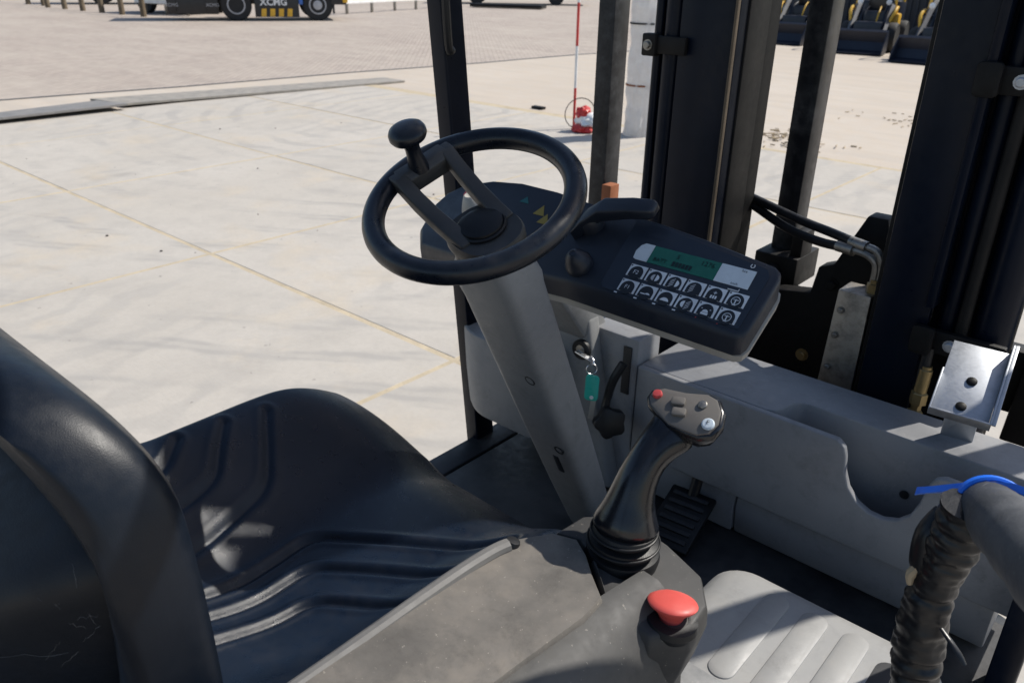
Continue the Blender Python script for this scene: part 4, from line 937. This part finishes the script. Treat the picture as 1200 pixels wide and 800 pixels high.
truck()
# guard rails
def guard(x0, y0, x1, y1, label, n):
    a, b = V((x0, y0, 0)), V((x1, y1, 0)); G = thing('guard_rail', label, 'guard rail', a, 'white guard rails at the yard edge')
    t = (b - a).normalized(); nn = V((t.y, -t.x, 0))
    mb = MB(); mb.loft([[p + nn * u + V((0, 0, z)) for u, z in ((0, .40), (.04, .40), (.055, .47), (.04, .51), (.055, .55), (.04, .62), (0, .62))] for p in (a, b)]); mb.build('rail', 'white_paint', G)
    for i in range(n):
        p = a.lerp(b, (i + .4) / n); mb = MB(); mb.box(p + V((0, 0, .36)) - nn * .06, (.10, .10, .72)); mb.build('post', 'bolt_metal', G, bevel=.01)
guard(-29.0, 21.8, -31.5, 30.5, 'long white guard rail to the right of the parked truck', 5)
guard(-33.6, 15.6, -30.6, 16.6, 'short white guard rail to the left of the parked truck', 3)
# timber posts at the far left
for i in range(8):
    px = -31.6 - 1.62 * i; py = 14.9 - .06 * i + .5 * (i > 5)
    P_ = V((px, py, 0)); top_ = P_ + V((-.05 - .02 * i, .02, 1.25)); mb = MB()
    mb.tube([P_, P_.lerp(top_, .5), top_], [.11, .10, .09], 10)
    o = mb.build('timber_post', 'wood_post'); ord_ = ['nearest to the truck', 'second from the truck', 'third from the truck', 'fourth from the truck', 'fifth from the truck', 'sixth from the truck', 'seventh from the truck', 'farthest from the truck'][i]
    tag(o, 'rough wooden post at the upper left, ' + ord_, 'post', 'timber posts along the yard')
def trailer(name, c, ang, L, label, cat='trailer', grp=None):
    d = V((math.cos(ang), math.sin(ang), 0)); s_ = V((d.y, -d.x, 0)); c = V(c); T = thing(name, label, cat, c, grp)
    def bx(nm, mat, a0, a1, b0, b1, z0, z1):
        mb = MB(); mb.loft([[c + d * a + s_ * b + V((0, 0, z)) for a, b in ((a0, b0), (a1, b0), (a1, b1), (a0, b1))] for z in (z0, z1)]); return mb.build(nm, mat, T, bevel=.02)
    bx('bed', 'truck_black', -L / 2, L / 2, -1.1, 1.1, .55, .85); bx('load', 'navy_machine', -L / 2 + .3, L / 2 - .5, -.9, .9, .85, 2.0)
    for a in (-L * .3, L * .25):
        for b in (-1.0, 1.0):
            mb = MB(); mb.lathe([(.2, -.12), (.42, -.13), (.45, -.09), (.45, .09), (.42, .13), (.2, .12)], c + d * a + s_ * b + V((0, 0, .45)), s_, 28); wh = mb.build('wheel', 'tyre', T)
            mb = MB(); mb.lathe([(.21, -.1), (.21, .1), (.1, .13), (.001, .13)], c + d * a + s_ * b + V((0, 0, .45)), s_, 20); mb.build('rim', 'rim_grey', wh)
trailer('flat_trailer', (-41, 20.5, 0), R(62), 9, 'dark low trailer in the shade behind the wooden posts')
trailer('flat_trailer', (-33.2, 17.4, 0), R(15), 3.2, 'small dark trailer behind the short white guard rail')
trailer('flat_trailer', (-32.5, 37.2, 0), R(40), 8, 'dark loaded trailer at the top centre behind the steering wheel')
pl_ = MB().box((-29.3, 32.6, .12), (3.8, .9, .14), Matrix.Rotation(R(22), 3, 'Z')).build('steel_ramp', 'mast_dirty', bevel=.01); tag(pl_, 'low dark ramp lying on the paving in front of the dark trailer', 'ramp')

# compact loaders
def loader(c, ang, label, k):
    c = V(c); f = V((math.sin(ang), -math.cos(ang), 0)); s_ = V((math.cos(ang), math.sin(ang), 0))   # f: forward, towards the camera
    T = thing('compact_loader', label, 'loader', c, 'compact loaders parked in a row')
    def q(a, b, z): return c + f * a + s_ * b + V((0, 0, z))
    def bx(nm, mat, a0, a1, b0, b1, z0, z1, bev=.03):
        mb = MB(); mb.loft([[q(a, b, z) for a, b in ((a0, b0), (a1, b0), (a1, b1), (a0, b1))] for z in (z0, z1)]); return mb.build(nm, mat, T, bevel=bev)
    mb = MB(); sec = [(0, .02), (.50, .02), (.52, .05), (.12, .10), (.02, .30), (.10, .55), (.04, .60), (-.06, .48), (-.10, .25)]
    mb.loft([[q(.25 + a, b, z) for a, z in sec] for b in (-.66, .66)])
    for b in (-.66, .64): mb.loft([[q(.25 + a, b + e_, z) for a, z in ((-.08, .1), (.50, .03), (.46, .22), (.10, .56))] for e_ in (0, .025)])
    mb.build('bucket', 'navy_machine', T)
    for b in (-.42, .42):
        mb = MB(); mb.tube([q(.2, b, .25), q(-.2, b, .45), q(-.75, b, 1.05), q(-1.3, b, 1.45)], [.05, .07, .08, .07], 4); mb.build('lift_arm', 'navy_machine', T)
        mb = MB(); mb.cyl(q(-.55, b * .7, .45), q(-.9, b * .7, 1.15), .035, n=10); mb.build('cylinder', 'navy_machine', T)
        mb = MB(); mb.lathe([(.06, 0), (.07, .04), (.04, .06), (.001, .06)], q(-.72, b * .85, 1.22), f, 14); mb.build('headlamp', 'lamp_white', T)
    bx('front_frame', 'navy_machine', -.9, -.3, -.35, .35, .3, .75); bx('hood', 'navy_machine', -2.5, -1.6, -.5, .5, .55, 1.25, .08); bx('body', 'navy_machine', -1.7, -.8, -.45, .45, .4, 1.0)
    bx('seat', 'truck_black', -1.6, -1.2, -.25, .25, 1.0, 1.5); bx('side_tank', 'yellow_paint', -1.3, -.95, .3, .62, .45, .95, .05)
    for b in (-.48, .48):
        mb = MB(); mb.tube([q(-.85, b, .9), q(-1.0, b, 1.5), q(-1.2, b, 2.15), q(-1.9, b, 2.2), q(-2.1, b, 1.2)], .035, 8, smooth=4); mb.build('guard_tube', 'yellow_paint', T)
        mb = MB(); mb.tube([q(-.5, b, .75), q(-.62, b * 1.15, 1.0), q(-.9, b * 1.15, 1.1), q(-1.1, b, .9)], .04, 8, smooth=4); mb.build('fender', 'yellow_paint', T)
        mb = MB(); mb.tube([q(-.4, b * .3, .5), q(-.6, b * .35, .95), q(-.9, b * .3, 1.1)], .02, 6, smooth=4); mb.build('hose', 'yellow_paint' if b > 0 else 'truck_black', T)
        for a in (-.72, -2.1):
            mb = MB(); mb.lathe([(.19, -.13), (.34, -.14), (.37, -.09), (.37, .09), (.34, .14), (.19, .13)], q(a, b * 1.15, .37), s_, 28); wh = mb.build('wheel', 'tyre', T)
            mb = MB(); mb.lathe([(.20, -.125), (.20, .125), (.12, .06), (.001, .06)], q(a, b * 1.15, .37), s_, 20); mb.build('rim', 'rim_white', wh)
loader((-10.6, 24.0, 0), R(4), 'compact loader glimpsed left of the slim steel bar, bucket on the ground', 0)
loader((-8.0, 22.75, 0), R(8), 'compact loader just right of the slim steel bar with yellow hoses', 1)
loader((-5.95, 21.5, 0), R(0), 'compact loader with the nearest dark bucket beside the right mast', 2)
for i in range(5):
    bxo = thing('shed_wall', 'dark metal shed wall behind the row of loaders', 'wall', (-12 + i * 3.0, 28.5, 0), 'dark wall panels behind the loaders')
    MB().bb(-13.49 + i * 3.0, -10.51 + i * 3.0, 28.45, 28.6, 0, 4).build('panel', 'navy_machine', bxo)
    mb = MB()
    for k in range(14): mb.bb(-13.45 + i * 3.0 + k * .21, -13.36 + i * 3.0 + k * .21, 28.41, 28.449, 0, 4)
    mb.build('corrugation', 'navy_machine', bxo, smooth=False)
